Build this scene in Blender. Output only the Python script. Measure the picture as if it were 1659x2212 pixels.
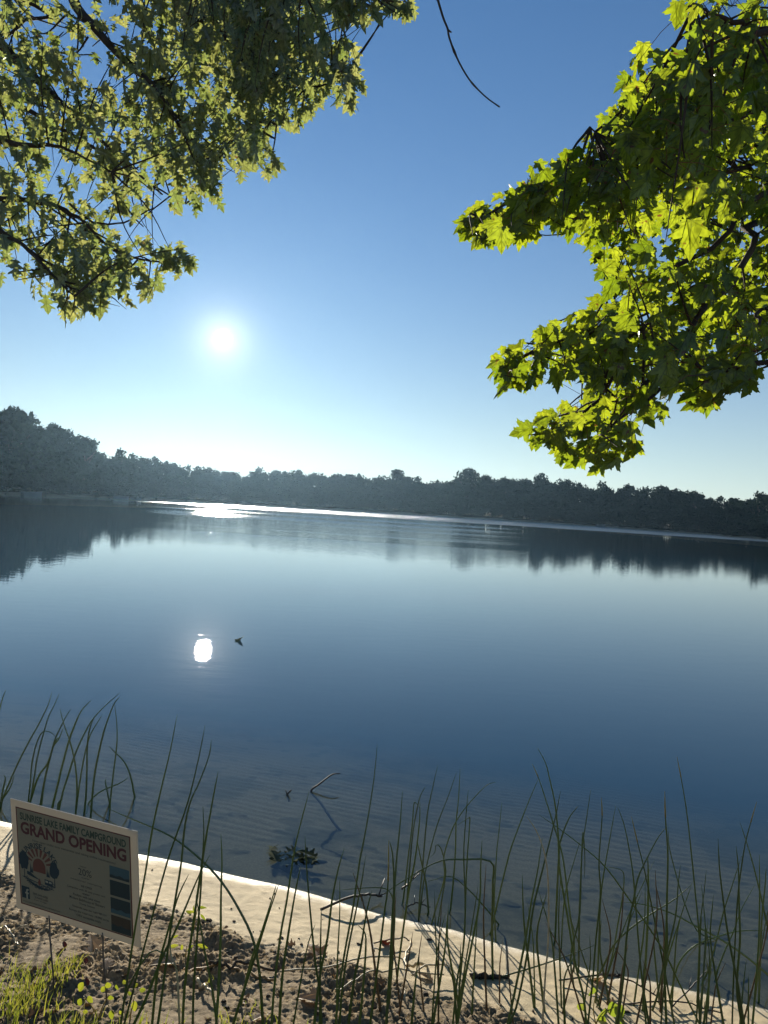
import bpy, math, random
import numpy as np
from mathutils import Matrix, Vector

for o in list(bpy.data.objects):
    bpy.data.objects.remove(o)
random.seed(7)
rng = np.random.default_rng(11)
S = bpy.context.scene
COL = S.collection

# ------------------------------------------------------------------ camera
CAM_H = 2.12
PITCH, ROLL = math.radians(-0.48), math.radians(3.66)
FPX, CX, CY, PW, PH = 1661.0, 829.5, 1106.0, 1659.0, 2212.0
def rx(a): c, s = math.cos(a), math.sin(a); return np.array([[1,0,0],[0,c,-s],[0,s,c]])
def ry(a): c, s = math.cos(a), math.sin(a); return np.array([[c,0,s],[0,1,0],[-s,0,c]])
def rz(a): c, s = math.cos(a), math.sin(a); return np.array([[c,-s,0],[s,c,0],[0,0,1]])
RC = rx(math.pi/2 + PITCH) @ rz(ROLL)
CAMP = np.array([0.0, 0.0, CAM_H])
cam = bpy.data.cameras.new('camera'); camo = bpy.data.objects.new('camera', cam); COL.objects.link(camo)
M4 = np.eye(4); M4[:3,:3] = RC; M4[:3,3] = CAMP
camo.matrix_world = Matrix(M4.tolist())
cam.sensor_fit = 'VERTICAL'; cam.sensor_height = 36.0; cam.lens = 36.0*FPX/PH
cam.clip_start = 0.05; cam.clip_end = 3000
S.camera = camo

# ------------------------------------------------------------------ light, sky, exposure
SUN_AZ, SUN_EL = math.radians(-12.6), math.radians(11.2)
SUND = np.array([math.sin(SUN_AZ)*math.cos(SUN_EL), math.cos(SUN_AZ)*math.cos(SUN_EL), math.sin(SUN_EL)])
S.view_settings.view_transform = 'Standard'; S.view_settings.look = 'None'
S.view_settings.gamma = 1.0
S.view_settings.exposure = 1.0
S.cycles.max_bounces = 8; S.cycles.transparent_max_bounces = 16; S.cycles.volume_bounces = 1
S.cycles.transmission_bounces = 4; S.cycles.glossy_bounces = 3; S.cycles.diffuse_bounces = 3
S.cycles.caustics_reflective = False; S.cycles.caustics_refractive = False
S.cycles.sample_clamp_indirect = 4.0
W = bpy.data.worlds.new('World'); S.world = W; W.use_nodes = True
nt = W.node_tree; N = nt.nodes; L = nt.links
for n in list(N): N.remove(n)
out = N.new('ShaderNodeOutputWorld')
sky = N.new('ShaderNodeTexSky'); sky.sky_type = 'NISHITA'; sky.sun_disc = False
sky.sun_elevation = SUN_EL; sky.sun_rotation = SUN_AZ
sky.air_density = 1.0; sky.dust_density = 0.0; sky.ozone_density = 5.6; sky.altitude = 200
bg = N.new('ShaderNodeBackground'); bg.inputs['Strength'].default_value = 0.069
# the sun's disc and the bright air round it, by angle from the sun
tc = N.new('ShaderNodeTexCoord')
dot = N.new('ShaderNodeVectorMath'); dot.operation = 'DOT_PRODUCT'; dot.inputs[1].default_value = SUND.tolist()
nrm = N.new('ShaderNodeVectorMath'); nrm.operation = 'NORMALIZE'
L.new(tc.outputs['Generated'], nrm.inputs[0]); L.new(nrm.outputs[0], dot.inputs[0])
ac = N.new('ShaderNodeMath'); ac.operation = 'ARCCOSINE'; ac.use_clamp = False
L.new(dot.outputs['Value'], ac.inputs[0])
def wmath(op, a, b=None):
    m = N.new('ShaderNodeMath'); m.operation = op
    for i, v in enumerate((a, b)):
        if v is None: continue
        if isinstance(v, (int, float)): m.inputs[i].default_value = v
        else: L.new(v, m.inputs[i])
    return m.outputs[0]
def gauss(width, amp):
    q = wmath('DIVIDE', ac.outputs[0], math.radians(width))
    return wmath('MULTIPLY', wmath('EXPONENT', wmath('MULTIPLY', q, -1.0)), amp)
def disc(r0, r1, amp):
    mr = N.new('ShaderNodeMapRange'); mr.interpolation_type = 'SMOOTHSTEP'
    mr.inputs['From Min'].default_value = math.radians(r0); mr.inputs['From Max'].default_value = math.radians(r1)
    mr.inputs['To Min'].default_value = amp; mr.inputs['To Max'].default_value = 0
    L.new(ac.outputs[0], mr.inputs['Value']); return mr.outputs[0]
glow = wmath('ADD', wmath('ADD', gauss(1.1, .5), gauss(5.0, 0.03)), disc(0.25, 0.66, 40.0))
bg2 = N.new('ShaderNodeBackground'); bg2.inputs['Color'].default_value = (1.0, 0.95, 0.86, 1)
L.new(glow, bg2.inputs['Strength'])
addw = N.new('ShaderNodeAddShader'); L.new(bg.outputs[0], addw.inputs[0]); L.new(bg2.outputs[0], addw.inputs[1])
sepz = N.new('ShaderNodeSeparateXYZ'); L.new(nrm.outputs[0], sepz.inputs[0])
el_ = wmath('ABSOLUTE', sepz.outputs['Z'])
# morning vapour greys the blue towards the horizon
bw = N.new('ShaderNodeRGBToBW'); L.new(sky.outputs[0], bw.inputs[0])
vap = N.new('ShaderNodeMix'); vap.data_type = 'RGBA'
L.new(wmath('MULTIPLY', wmath('EXPONENT', wmath('MULTIPLY', el_, -4.2)), .84), vap.inputs[0])
L.new(sky.outputs[0], vap.inputs[6]); tn_ = N.new('ShaderNodeVectorMath'); tn_.operation = 'SCALE'; tn_.inputs[0].default_value = (.97, 1.02, .98); L.new(bw.outputs[0], tn_.inputs['Scale']); L.new(tn_.outputs[0], vap.inputs[7]); tn2 = N.new('ShaderNodeVectorMath'); tn2.operation = 'MULTIPLY'; tn2.inputs[1].default_value = (.95, 1.025, .98)
L.new(vap.outputs[2], tn2.inputs[0]); L.new(tn2.outputs[0], bg.inputs['Color'])
low = wmath('MULTIPLY', wmath('EXPONENT', wmath('MULTIPLY', el_, -4.0)), 0.075)
bg3 = N.new('ShaderNodeBackground'); bg3.inputs['Color'].default_value = (1.0, 0.90, 0.74, 1); L.new(low, bg3.inputs['Strength'])
add2 = N.new('ShaderNodeAddShader'); L.new(addw.outputs[0], add2.inputs[0]); L.new(bg3.outputs[0], add2.inputs[1])
L.new(add2.outputs[0], out.inputs['Surface'])
sl = bpy.data.lights.new('sun_lamp', 'SUN'); sl.energy = 5.0; sl.angle = math.radians(0.5); sl.color = (1.0, 0.90, 0.74)
so = bpy.data.objects.new('sun_lamp', sl); COL.objects.link(so)
so.rotation_euler = Vector((-SUND).tolist()).to_track_quat('-Z', 'Y').to_euler()

# ------------------------------------------------------------------ helpers
def ray(u, v): return RC @ np.array([(u-CX)/FPX, -(v-CY)/FPX, -1.0])
def project(P):
    q = (np.asarray(P) - CAMP) @ RC
    return np.stack([CX + FPX*q[...,0]/-q[...,2], CY - FPX*q[...,1]/-q[...,2]], -1)
def at_depth(u, v, y):
    d = ray(u, v); return CAMP + d*(y/d[1])
def on_water(u, v):
    d = ray(u, v); return CAMP + d*(CAM_H/-d[2])
def hashf(i, j, seed):
    h = np.sin(i*127.1 + j*311.7 + seed*74.7)*43758.5453
    return h - np.floor(h)
def vnoise(x, y, seed=0):
    xi, yi = np.floor(x), np.floor(y); fx, fy = x-xi, y-yi
    fx = fx*fx*(3-2*fx); fy = fy*fy*(3-2*fy)
    a = hashf(xi, yi, seed); b = hashf(xi+1, yi, seed); c = hashf(xi, yi+1, seed); d = hashf(xi+1, yi+1, seed)
    return (a*(1-fx)+b*fx)*(1-fy) + (c*(1-fx)+d*fx)*fy
def fbm(x, y, seed=0, oct=4):
    t, a, s = 0, .5, 0
    for k in range(oct):
        t = t + a*vnoise(x*2**k, y*2**k, seed+k*13); s += a; a *= .5
    return t/s
def sstep(a, b, x):
    t = np.clip((x-a)/(b-a), 0, 1); return t*t*(3-2*t)

class MB:
    """collects geometry for ONE mesh object"""
    def __init__(s): s.v = []; s.f = []; s.n = 0; s.t = []; s.xy = []
    def add(s, verts, faces, tint=None):
        verts = np.asarray(verts, float).reshape(-1, 3)
        s.v.append(verts)
        for f in faces: s.f.append(np.asarray(f) + s.n)
        s.t.append(np.full(len(verts), 0.5 if tint is None else tint)); s.n += len(verts)
    def many(s, V, faces, tints=None, xy=None):
        """V: (k, n, 3) copies of one template"""
        k, n, _ = V.shape
        if xy is not None: s.xy.append(np.tile(xy, (k, 1)))
        s.v.append(V.reshape(-1, 3))
        for q in range(k):
            b = s.n + q*n
            for f in faces: s.f.append(np.asarray(f) + b)
        s.t.append(np.repeat(tints if tints is not None else np.full(k, .5), n)); s.n += k*n
    def tube(s, pts, rad, sides=6, cap=True, tint=None, flat=1.0):
        pts = np.asarray(pts, float); m = len(pts)
        rad = np.broadcast_to(np.asarray(rad, float), (m,))
        tan = np.gradient(pts, axis=0); tan /= np.linalg.norm(tan, axis=1)[:, None] + 1e-9
        ref = np.array([0.0, 1.0, 0.02]); vs = []
        for i in range(m):
            a = np.cross(tan[i], ref); na = np.linalg.norm(a)
            if na < 1e-3: a = np.cross(tan[i], [1, 0, 0.1]); na = np.linalg.norm(a)
            a /= na; b = np.cross(a, tan[i])
            for k in range(sides):
                w = 2*math.pi*k/sides
                vs.append(pts[i] + rad[i]*(math.cos(w)*a + math.sin(w)*b*flat))
        fs = []
        for i in range(m-1):
            for k in range(sides):
                k2 = (k+1) % sides
                fs.append((i*sides+k, i*sides+k2, (i+1)*sides+k2, (i+1)*sides+k))
        if cap:
            fs.append(tuple(range(sides))[::-1]); fs.append(tuple((m-1)*sides+k for k in range(sides)))
        s.add(vs, fs, tint)
    def box(s, lo, hi):
        x0,y0,z0 = lo; x1,y1,z1 = hi
        s.add([(x0,y0,z0),(x1,y0,z0),(x1,y1,z0),(x0,y1,z0),(x0,y0,z1),(x1,y0,z1),(x1,y1,z1),(x0,y1,z1)],
              [(0,3,2,1),(4,5,6,7),(0,1,5,4),(1,2,6,5),(2,3,7,6),(3,0,4,7)])
    def mesh(s, name, mat, smooth=False):
        V = np.concatenate(s.v); me = bpy.data.meshes.new(name)
        tot = np.fromiter((len(f) for f in s.f), int, len(s.f)); lo = np.concatenate([[0], np.cumsum(tot)[:-1]])
        idx = np.concatenate(s.f).astype(np.int32)
        me.vertices.add(len(V)); me.vertices.foreach_set('co', V.ravel().astype(np.float32))
        me.loops.add(len(idx)); me.loops.foreach_set('vertex_index', idx)
        me.polygons.add(len(tot)); me.polygons.foreach_set('loop_start', lo.astype(np.int32)); me.polygons.foreach_set('loop_total', tot.astype(np.int32))
        me.polygons.foreach_set('use_smooth', np.full(len(tot), smooth))
        at = me.attributes.new('tint', 'FLOAT', 'POINT'); at.data.foreach_set('value', np.concatenate(s.t).astype(np.float32))
        if s.xy:
            q = np.concatenate(s.xy)
            for j, nm in enumerate(('leaf_x', 'leaf_y')):
                a2 = me.attributes.new(nm, 'FLOAT', 'POINT'); a2.data.foreach_set('value', q[:,j].astype(np.float32))
        me.update(calc_edges=True); me.materials.append(mat)
        return me
    def build(s, name, mat, parent=None, smooth=False):
        o = bpy.data.objects.new(name, s.mesh(name, mat, smooth)); COL.objects.link(o)
        if parent is not None: o.parent = parent
        return o
def link(name, me, parent=None):
    o = bpy.data.objects.new(name, me); COL.objects.link(o)
    if parent is not None: o.parent = parent
    return o
def tag(o, label=None, cat=None, group=None, kind=None):
    for k, v in (('label', label), ('category', cat), ('group', group), ('kind', kind)):
        if v: o[k] = v
    return o
def empty(name, loc=(0,0,0)):
    o = bpy.data.objects.new(name, None); COL.objects.link(o); o.location = loc; o.empty_display_size = .1; return o
def resample(pts, n):
    pts = np.asarray(pts, float); m = len(pts)
    if m < 3:
        t = np.linspace(0, 1, n)[:, None]; return pts[0]*(1-t) + pts[-1]*t
    P = np.vstack([2*pts[0]-pts[1], pts, 2*pts[-1]-pts[-2]]); o = []
    for x in np.linspace(0, m-1-1e-6, n):
        i = int(x); t = x-i; a,b,c,d = P[i],P[i+1],P[i+2],P[i+3]
        o.append(.5*((2*b)+(c-a)*t+(2*a-5*b+4*c-d)*t*t+(3*b-a-3*c+d)*t**3))
    return np.array(o)

# ------------------------------------------------------------------ materials
def mat(name):
    m = bpy.data.materials.new(name); m.use_nodes = True
    for n in list(m.node_tree.nodes): m.node_tree.nodes.remove(n)
    return m, m.node_tree.nodes, m.node_tree.links
def nn(N, t, **k):
    n = N.new(t)
    for a, b in k.items(): setattr(n, a, b)
    return n
def principled(name, col, rough=.7, spec=.4, var=.15, scale=20, bump=0.0, bscale=200):
    m, N, L = mat(name)
    o = N.new('ShaderNodeOutputMaterial'); p = N.new('ShaderNodeBsdfPrincipled'); L.new(p.outputs[0], o.inputs[0])
    p.inputs['Roughness'].default_value = rough; p.inputs['Specular IOR Level'].default_value = spec
    t = N.new('ShaderNodeTexCoord'); nz = N.new('ShaderNodeTexNoise'); nz.inputs['Scale'].default_value = scale; nz.inputs['Detail'].default_value = 5
    L.new(t.outputs['Object'], nz.inputs['Vector'])
    r = N.new('ShaderNodeValToRGB'); L.new(nz.outputs[0], r.inputs[0])
    r.color_ramp.elements[0].position = .3; r.color_ramp.elements[1].position = .7
    c = np.array(col); r.color_ramp.elements[0].color = (*np.clip(c*(1-var), 0, 1), 1); r.color_ramp.elements[1].color = (*np.clip(c*(1+var), 0, 1), 1)
    L.new(r.outputs[0], p.inputs['Base Color'])
    if bump:
        n2 = N.new('ShaderNodeTexNoise'); n2.inputs['Scale'].default_value = bscale; L.new(t.outputs['Object'], n2.inputs['Vector'])
        b = N.new('ShaderNodeBump'); b.inputs['Strength'].default_value = bump; b.inputs['Distance'].default_value = .01
        L.new(n2.outputs[0], b.inputs['Height']); L.new(b.outputs[0], p.inputs['Normal'])
    return m
def leaf_mat(name, dark, light, trans, mix=.5, gloss=.06, rough=.35, veins=None):
    """thin leaf: some light reflected, some passing through; tint attribute picks each leaf's own colour"""
    m, N, L = mat(name)
    o = N.new('ShaderNodeOutputMaterial')
    a = nn(N, 'ShaderNodeAttribute', attribute_name='tint')
    def ramp(c0, c1):
        r = N.new('ShaderNodeMix'); r.data_type = 'RGBA'
        r.inputs[6].default_value = (*c0, 1); r.inputs[7].default_value = (*c1, 1); L.new(a.outputs['Fac'], r.inputs[0]); return r.outputs[2]
    d = N.new('ShaderNodeBsdfDiffuse'); t = N.new('ShaderNodeBsdfTranslucent')
    cd, ct = ramp(dark, light), ramp(trans[0], trans[1])
    if veins:
        def mt(op, p, q):
            k = N.new('ShaderNodeMath'); k.operation = op
            for i, v in enumerate((p, q)):
                if isinstance(v, (int, float)): k.inputs[i].default_value = v
                elif v is not None: L.new(v, k.inputs[i])
            return k.outputs[0]
        lx = mt('ABSOLUTE', nn(N, 'ShaderNodeAttribute', attribute_name='leaf_x').outputs['Fac'], None); ly = nn(N, 'ShaderNodeAttribute', attribute_name='leaf_y').outputs['Fac']
        dist = lx
        for (vx, vy, oy) in veins:      # rays of the main veins, from (0, oy) along (vx, vy)
            ln = math.hypot(vx, vy)
            c = mt('ABSOLUTE', mt('SUBTRACT', mt('MULTIPLY', lx, vy/ln), mt('MULTIPLY', mt('SUBTRACT', ly, oy), vx/ln)), None)
            dist = mt('MINIMUM', dist, c)
        mr_ = N.new('ShaderNodeMapRange'); mr_.inputs['From Min'].default_value = .008; mr_.inputs['From Max'].default_value = .030; mr_.inputs['To Min'].default_value = .62; mr_.inputs['To Max'].default_value = 1
        L.new(dist, mr_.inputs['Value'])
        gq = N.new('ShaderNodeNewGeometry'); nz = N.new('ShaderNodeTexNoise'); nz.inputs['Scale'].default_value = 55; nz.inputs['Detail'].default_value = 3; L.new(gq.outputs['Position'], nz.inputs['Vector'])
        bl = N.new('ShaderNodeMapRange'); bl.inputs['From Min'].default_value = .30; bl.inputs['From Max'].default_value = .62; bl.inputs['To Min'].default_value = .62; bl.inputs['To Max'].default_value = 1.1; L.new(nz.outputs[0], bl.inputs['Value'])
        f = mt('MULTIPLY', mr_.outputs[0], bl.outputs[0])
        # brown insect spots
        n2 = N.new('ShaderNodeTexNoise'); n2.inputs['Scale'].default_value = 38; n2.inputs['Detail'].default_value = 1; L.new(gq.outputs['Position'], n2.inputs['Vector'])
        sp = N.new('ShaderNodeMapRange'); sp.inputs['From Min'].default_value = .70; sp.inputs['From Max'].default_value = .74; L.new(n2.outputs[0], sp.inputs['Value'])
        def mul(c, brown):
            v = N.new('ShaderNodeVectorMath'); v.operation = 'SCALE'; L.new(c, v.inputs[0]); L.new(f, v.inputs['Scale'])
            r = N.new('ShaderNodeMix'); r.data_type = 'RGBA'; L.new(sp.outputs[0], r.inputs[0]); L.new(v.outputs[0], r.inputs[6]); r.inputs[7].default_value = (*brown, 1); return r.outputs[2]
        cd, ct = mul(cd, (.07,.035,.012)), mul(ct, (.16,.07,.015))
    L.new(cd, d.inputs['Color']); L.new(ct, t.inputs['Color'])
    mx = N.new('ShaderNodeMixShader'); mx.inputs[0].default_value = mix; L.new(d.outputs[0], mx.inputs[1]); L.new(t.outputs[0], mx.inputs[2])
    g = N.new('ShaderNodeBsdfGlossy'); g.inputs['Roughness'].default_value = rough; g.inputs['Color'].default_value = (.9,.95,1,1)
    m2 = N.new('ShaderNodeMixShader'); m2.inputs[0].default_value = gloss; L.new(mx.outputs[0], m2.inputs[1]); L.new(g.outputs[0], m2.inputs[2])
    L.new(m2.outputs[0], o.inputs[0]); return m

M_bark = principled('bark', (.045,.035,.028), .9, .2, .35, 8, .6, 40)
M_maple = leaf_mat('maple_leaf', (.030,.055,.010), (.055,.085,.014), ((.18,.28,.008), (.45,.52,.020)), .60, .03, .35, [(.66,.43,0),(.40,.06,0),(.30,.62,.25),(.25,.40,.55)])
M_oak = leaf_mat('oak_leaf', (.06,.085,.035), (.12,.135,.06), ((.22,.30,.06), (.42,.43,.12)), .55, .05, .35, [(.42,.30,.18),(.36,.34,.5)])
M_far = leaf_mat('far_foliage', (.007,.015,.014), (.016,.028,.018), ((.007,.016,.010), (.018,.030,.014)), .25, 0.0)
M_rush = leaf_mat('rush_green', (.040,.080,.018), (.090,.135,.032), ((.08,.13,.015), (.16,.22,.03)), .35, .06, .3)
M_straw = principled('dry_straw', (.42,.34,.20), .5, .4, .25, 30)
M_yellow = leaf_mat('rush_yellow', (.20,.17,.03), (.40,.30,.05), ((.3,.25,.03),(.4,.3,.04)), .3, .05)
M_grass = leaf_mat('grass_blade', (.030,.045,.012), (.10,.085,.03), ((.17,.23,.015), (.38,.36,.05)), .48, .04)
M_seed = leaf_mat('seedling_leaf', (.10,.14,.02), (.16,.19,.03), ((.20,.25,.015), (.32,.34,.025)), .5, .03)
M_dead = leaf_mat('dead_leaf', (.16,.10,.05), (.36,.28,.18), ((.2,.11,.04), (.3,.2,.1)), .35, .05)
M_twig = principled('dark_twig', (.035,.028,.022), .6, .4, .4, 30)
M_redleaf = leaf_mat('red_leaf', (.055,.016,.010), (.09,.022,.012), ((.06,.015,.010),(.10,.02,.012)), .25, .03)

# ------------------------------------------------------------------ the shore: one sheet, bank and lake bed
SHP = np.array([(-2.27,4.79),(-1.30,4.47),(-1.01,4.40),(-.77,4.31),(-.44,4.21),(-.07,4.065),(.135,3.975),(.48,3.88),(.70,3.78),(.89,3.70),(1.10,3.60),(1.37,3.55),(1.56,3.49),(1.84,3.39)])
def shore_y(x):
    x = np.asarray(x, float)
    y = np.interp(x, SHP[:,0], SHP[:,1])
    y = np.where(x < SHP[0,0], SHP[0,1] + (SHP[0,0]-x)*.26, y); y = np.where(x > SHP[-1,0], SHP[-1,1] - (x-SHP[-1,0])*.34, y)
    return y + .02*(vnoise(x*3.1, x*0+3, 5)-.5)
def shore_s(x, y): return (shore_y(x) - y)*.946
def rough_mask(x, y):
    s = shore_s(x, y)
    b = .60 + .26*(fbm(x*2.2, y*2.2, 21, 3)-.5) - .10*sstep(.2, 1.6, x)*0
    return sstep(b-.05, b+.10, s)
def ground_z(x, y, fine=True):
    x = np.asarray(x, float); y = np.asarray(y, float)
    s = shore_s(x, y)
    z = np.where(s >= 0, .165*np.minimum(s, 2.2) + .075*np.maximum(s-2.2, 0)*np.exp(-np.maximum(s-2.2,0)/40), 0)
    t = np.maximum(-s, 0)
    z = np.where(s < 0, -.16*t/(1+.03*t), z)
    if fine:
        z = z + .03*(fbm(x*.9, y*.9, 3, 3)-.5)*sstep(.1, .9, s)
        rm = rough_mask(x, y)
        pat = .30 + 1.25*sstep(.30, .68, fbm(x*3.2, y*3.2, 37, 3)); cl = fbm(x*46, y*46, 31, 3); cl2 = fbm(x*85, y*85, 41, 2)
        z = z + rm*pat*(.027*(np.abs(cl-.5)*2)**.8*-1 + .014 + .014*(cl2-.5) + .036*(fbm(x*9, y*9, 35, 2)-.5))
        z = z + (1-rm)*(.010*(fbm(x*5, y*7, 51, 3)-.5) + .006*(fbm(x*26, y*26, 55, 2)-.5))*sstep(0, .15, s)
        # ripple marks on the drowned sand
        w = sstep(.25, .8, t)*(1-sstep(4.0, 6.5, t))
        ph = (y + .30*x)*2*math.pi/.125 + 9*fbm(x*.8, y*1.6, 61, 3) + 3.4*vnoise(x*4, y*4, 66)
        amp = .0045*(.1+1.2*vnoise(x*1.3, y*1.3, 71))
        z = z + w*amp*(np.abs(np.sin(ph/2))*2-1)
        # bare lumps of silt and drowned leaves close in
        d = fbm(x*7, y*9, 81, 3); z = z + .006*sstep(.60, .74, d)*sstep(.12, .4, t)*(1-sstep(1.0, 1.8, t))
    return z
def ground_hit(u, v):
    d = ray(u, v); h = 0.0
    for _ in range(30):
        P = CAMP + d*((CAM_H-h)/-d[2]); h = .5*h + .5*float(ground_z(P[0], P[1], False))
    return CAMP + d*((CAM_H-h)/-d[2])
def axis(segs):
    o = [segs[0][0]]
    for a, b, st in segs:
        n = max(1, int(round((b-a)/st))); o += list(np.linspace(a, b, n+1)[1:])
    return np.array(o)
xs = axis([(-400,-100,60),(-100,-30,14),(-30,-10,2.5),(-10,-4,.5),(-4,-2.4,.06),(-2.4,2.3,.008),(2.3,4,.06),(4,10,.5),(10,30,2.5),(30,100,14),(100,400,60)])
ys = axis([(-15,-3,1.5),(-3,1.5,.25),(1.5,2.35,.05),(2.35,4.4,.008),(4.4,4.9,.0125),(4.9,8.5,.022),(8.5,12,.12),(12,30,1.2),(30,100,10),(100,420,40)])
gx, gy = np.meshgrid(xs, ys)
gz = ground_z(gx, gy); gz = np.maximum(gz, -4.5)
nx, ny = len(xs), len(ys)
I = (np.arange(ny-1)[:,None]*nx + np.arange(nx-1)[None,:]).ravel()
Q = np.stack([I, I+1, I+1+nx, I+nx], 1)
me = bpy.data.meshes.new('shore')
Vv = np.stack([gx.ravel(), gy.ravel(), gz.ravel()], 1)
me.vertices.add(len(Vv)); me.vertices.foreach_set('co', Vv.ravel().astype(np.float32))
me.loops.add(Q.size); me.loops.foreach_set('vertex_index', Q.ravel().astype(np.int32))
me.polygons.add(len(Q)); me.polygons.foreach_set('loop_start', (np.arange(len(Q))*4).astype(np.int32)); me.polygons.foreach_set('loop_total', np.full(len(Q), 4, np.int32))
me.polygons.foreach_set('use_smooth', np.full(len(Q), True))
sv = shore_s(gx, gy)
for nm, val in (('shore', sv), ('rough', rough_mask(gx, gy)), ('silt', fbm(gx*7, gy*9, 81, 3))):
    at = me.attributes.new(nm, 'FLOAT', 'POINT'); at.data.foreach_set('value', val.ravel().astype(np.float32))
me.update(calc_edges=True)
def shore_material():
    m, N, L = mat('shore_sand')
    o = N.new('ShaderNodeOutputMaterial'); p = N.new('ShaderNodeBsdfPrincipled'); L.new(p.outputs[0], o.inputs[0])
    def attr(n): return nn(N, 'ShaderNodeAttribute', attribute_name=n).outputs['Fac']
    def mr(v, a, b, c=0., d=1., sm=True):
        q = N.new('ShaderNodeMapRange'); q.interpolation_type = 'SMOOTHSTEP' if sm else 'LINEAR'
        for i, x in zip(('From Min','From Max','To Min','To Max'), (a,b,c,d)): q.inputs[i].default_value = x
        L.new(v, q.inputs['Value']); return q.outputs[0]
    def mix(f, a, b):
        r = N.new('ShaderNodeMix'); r.data_type = 'RGBA'
        if isinstance(f, float): r.inputs[0].default_value = f
        else: L.new(f, r.inputs[0])
        for i, c in ((6, a), (7, b)):
            if isinstance(c, tuple): r.inputs[i].default_value = (*c, 1)
            else: L.new(c, r.inputs[i])
        return r.outputs[2]
    def noise(sc, det=5, rough=.6):
        q = N.new('ShaderNodeTexNoise'); q.inputs['Scale'].default_value = sc; q.inputs['Detail'].default_value = det; q.inputs['Roughness'].default_value = rough
        L.new(t.outputs['Object'], q.inputs['Vector']); return q.outputs[0]
    t = N.new('ShaderNodeTexCoord')
    s = attr('shore'); rg = attr('rough')
    n1 = noise(3); n2 = noise(70); n3 = noise(400, 2)
    dry = mix(mr(n2, .35, .7), (.15,.108,.060), (.33,.25,.14))
    dry = mix(mr(n1, .45, .65), dry, (.23,.175,.105))
    smooth = mix(mr(n1, .35, .65), (.44,.36,.215), (.54,.44,.27))
    smooth = mix(mr(n3, .35, .7, 0, .5), smooth, (.44,.35,.20))
    smooth = mix(mr(noise(9, 6, .75), .52, .70, 0, .6), smooth, (.30,.24,.145))
    land = mix(rg, smooth, dry)
    wet = mix(mr(s, .0, .16), (.42,.34,.20), land)
    # lake bed: sand with patches of silt and weed, deep-water blue painted on farther out
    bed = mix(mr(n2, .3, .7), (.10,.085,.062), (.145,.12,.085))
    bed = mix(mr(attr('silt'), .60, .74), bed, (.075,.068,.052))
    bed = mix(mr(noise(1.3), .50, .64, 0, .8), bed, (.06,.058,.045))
    bed = mix(mr(s, -1.3, -5.0), bed, (.008,.042,.078))  # blue of light scattered in deep water, painted onto the bed
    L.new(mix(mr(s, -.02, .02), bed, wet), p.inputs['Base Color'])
    rgh = N.new('ShaderNodeMath'); rgh.operation = 'MAXIMUM'
    wob = N.new('ShaderNodeMath'); wob.operation = 'MULTIPLY_ADD'; L.new(noise(11, 4), wob.inputs[0]); wob.inputs[1].default_value = .16; L.new(s, wob.inputs[2])
    L.new(mr(wob.outputs[0], .06, .20, .36, .85), rgh.inputs[0]); L.new(mr(rg, 0, 1, .3, .95), rgh.inputs[1])
    r2_ = N.new('ShaderNodeMath'); r2_.operation = 'MAXIMUM'; L.new(rgh.outputs[0], r2_.inputs[0]); L.new(mr(s, -.004, .004, 1.0, 0.0), r2_.inputs[1])
    L.new(r2_.outputs[0], p.inputs['Roughness'])
    L.new(mr(s, -.004, .004, 0.0, .5), p.inputs['Specular IOR Level'])   # no gloss under water
    b = N.new('ShaderNodeBump'); b.inputs['Strength'].default_value = .8; b.inputs['Distance'].default_value = .006
    L.new(n3, b.inputs['Height']); L.new(b.outputs[0], p.inputs['Normal'])
    return m
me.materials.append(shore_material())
tag(link('shore', me), kind='structure')

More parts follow.
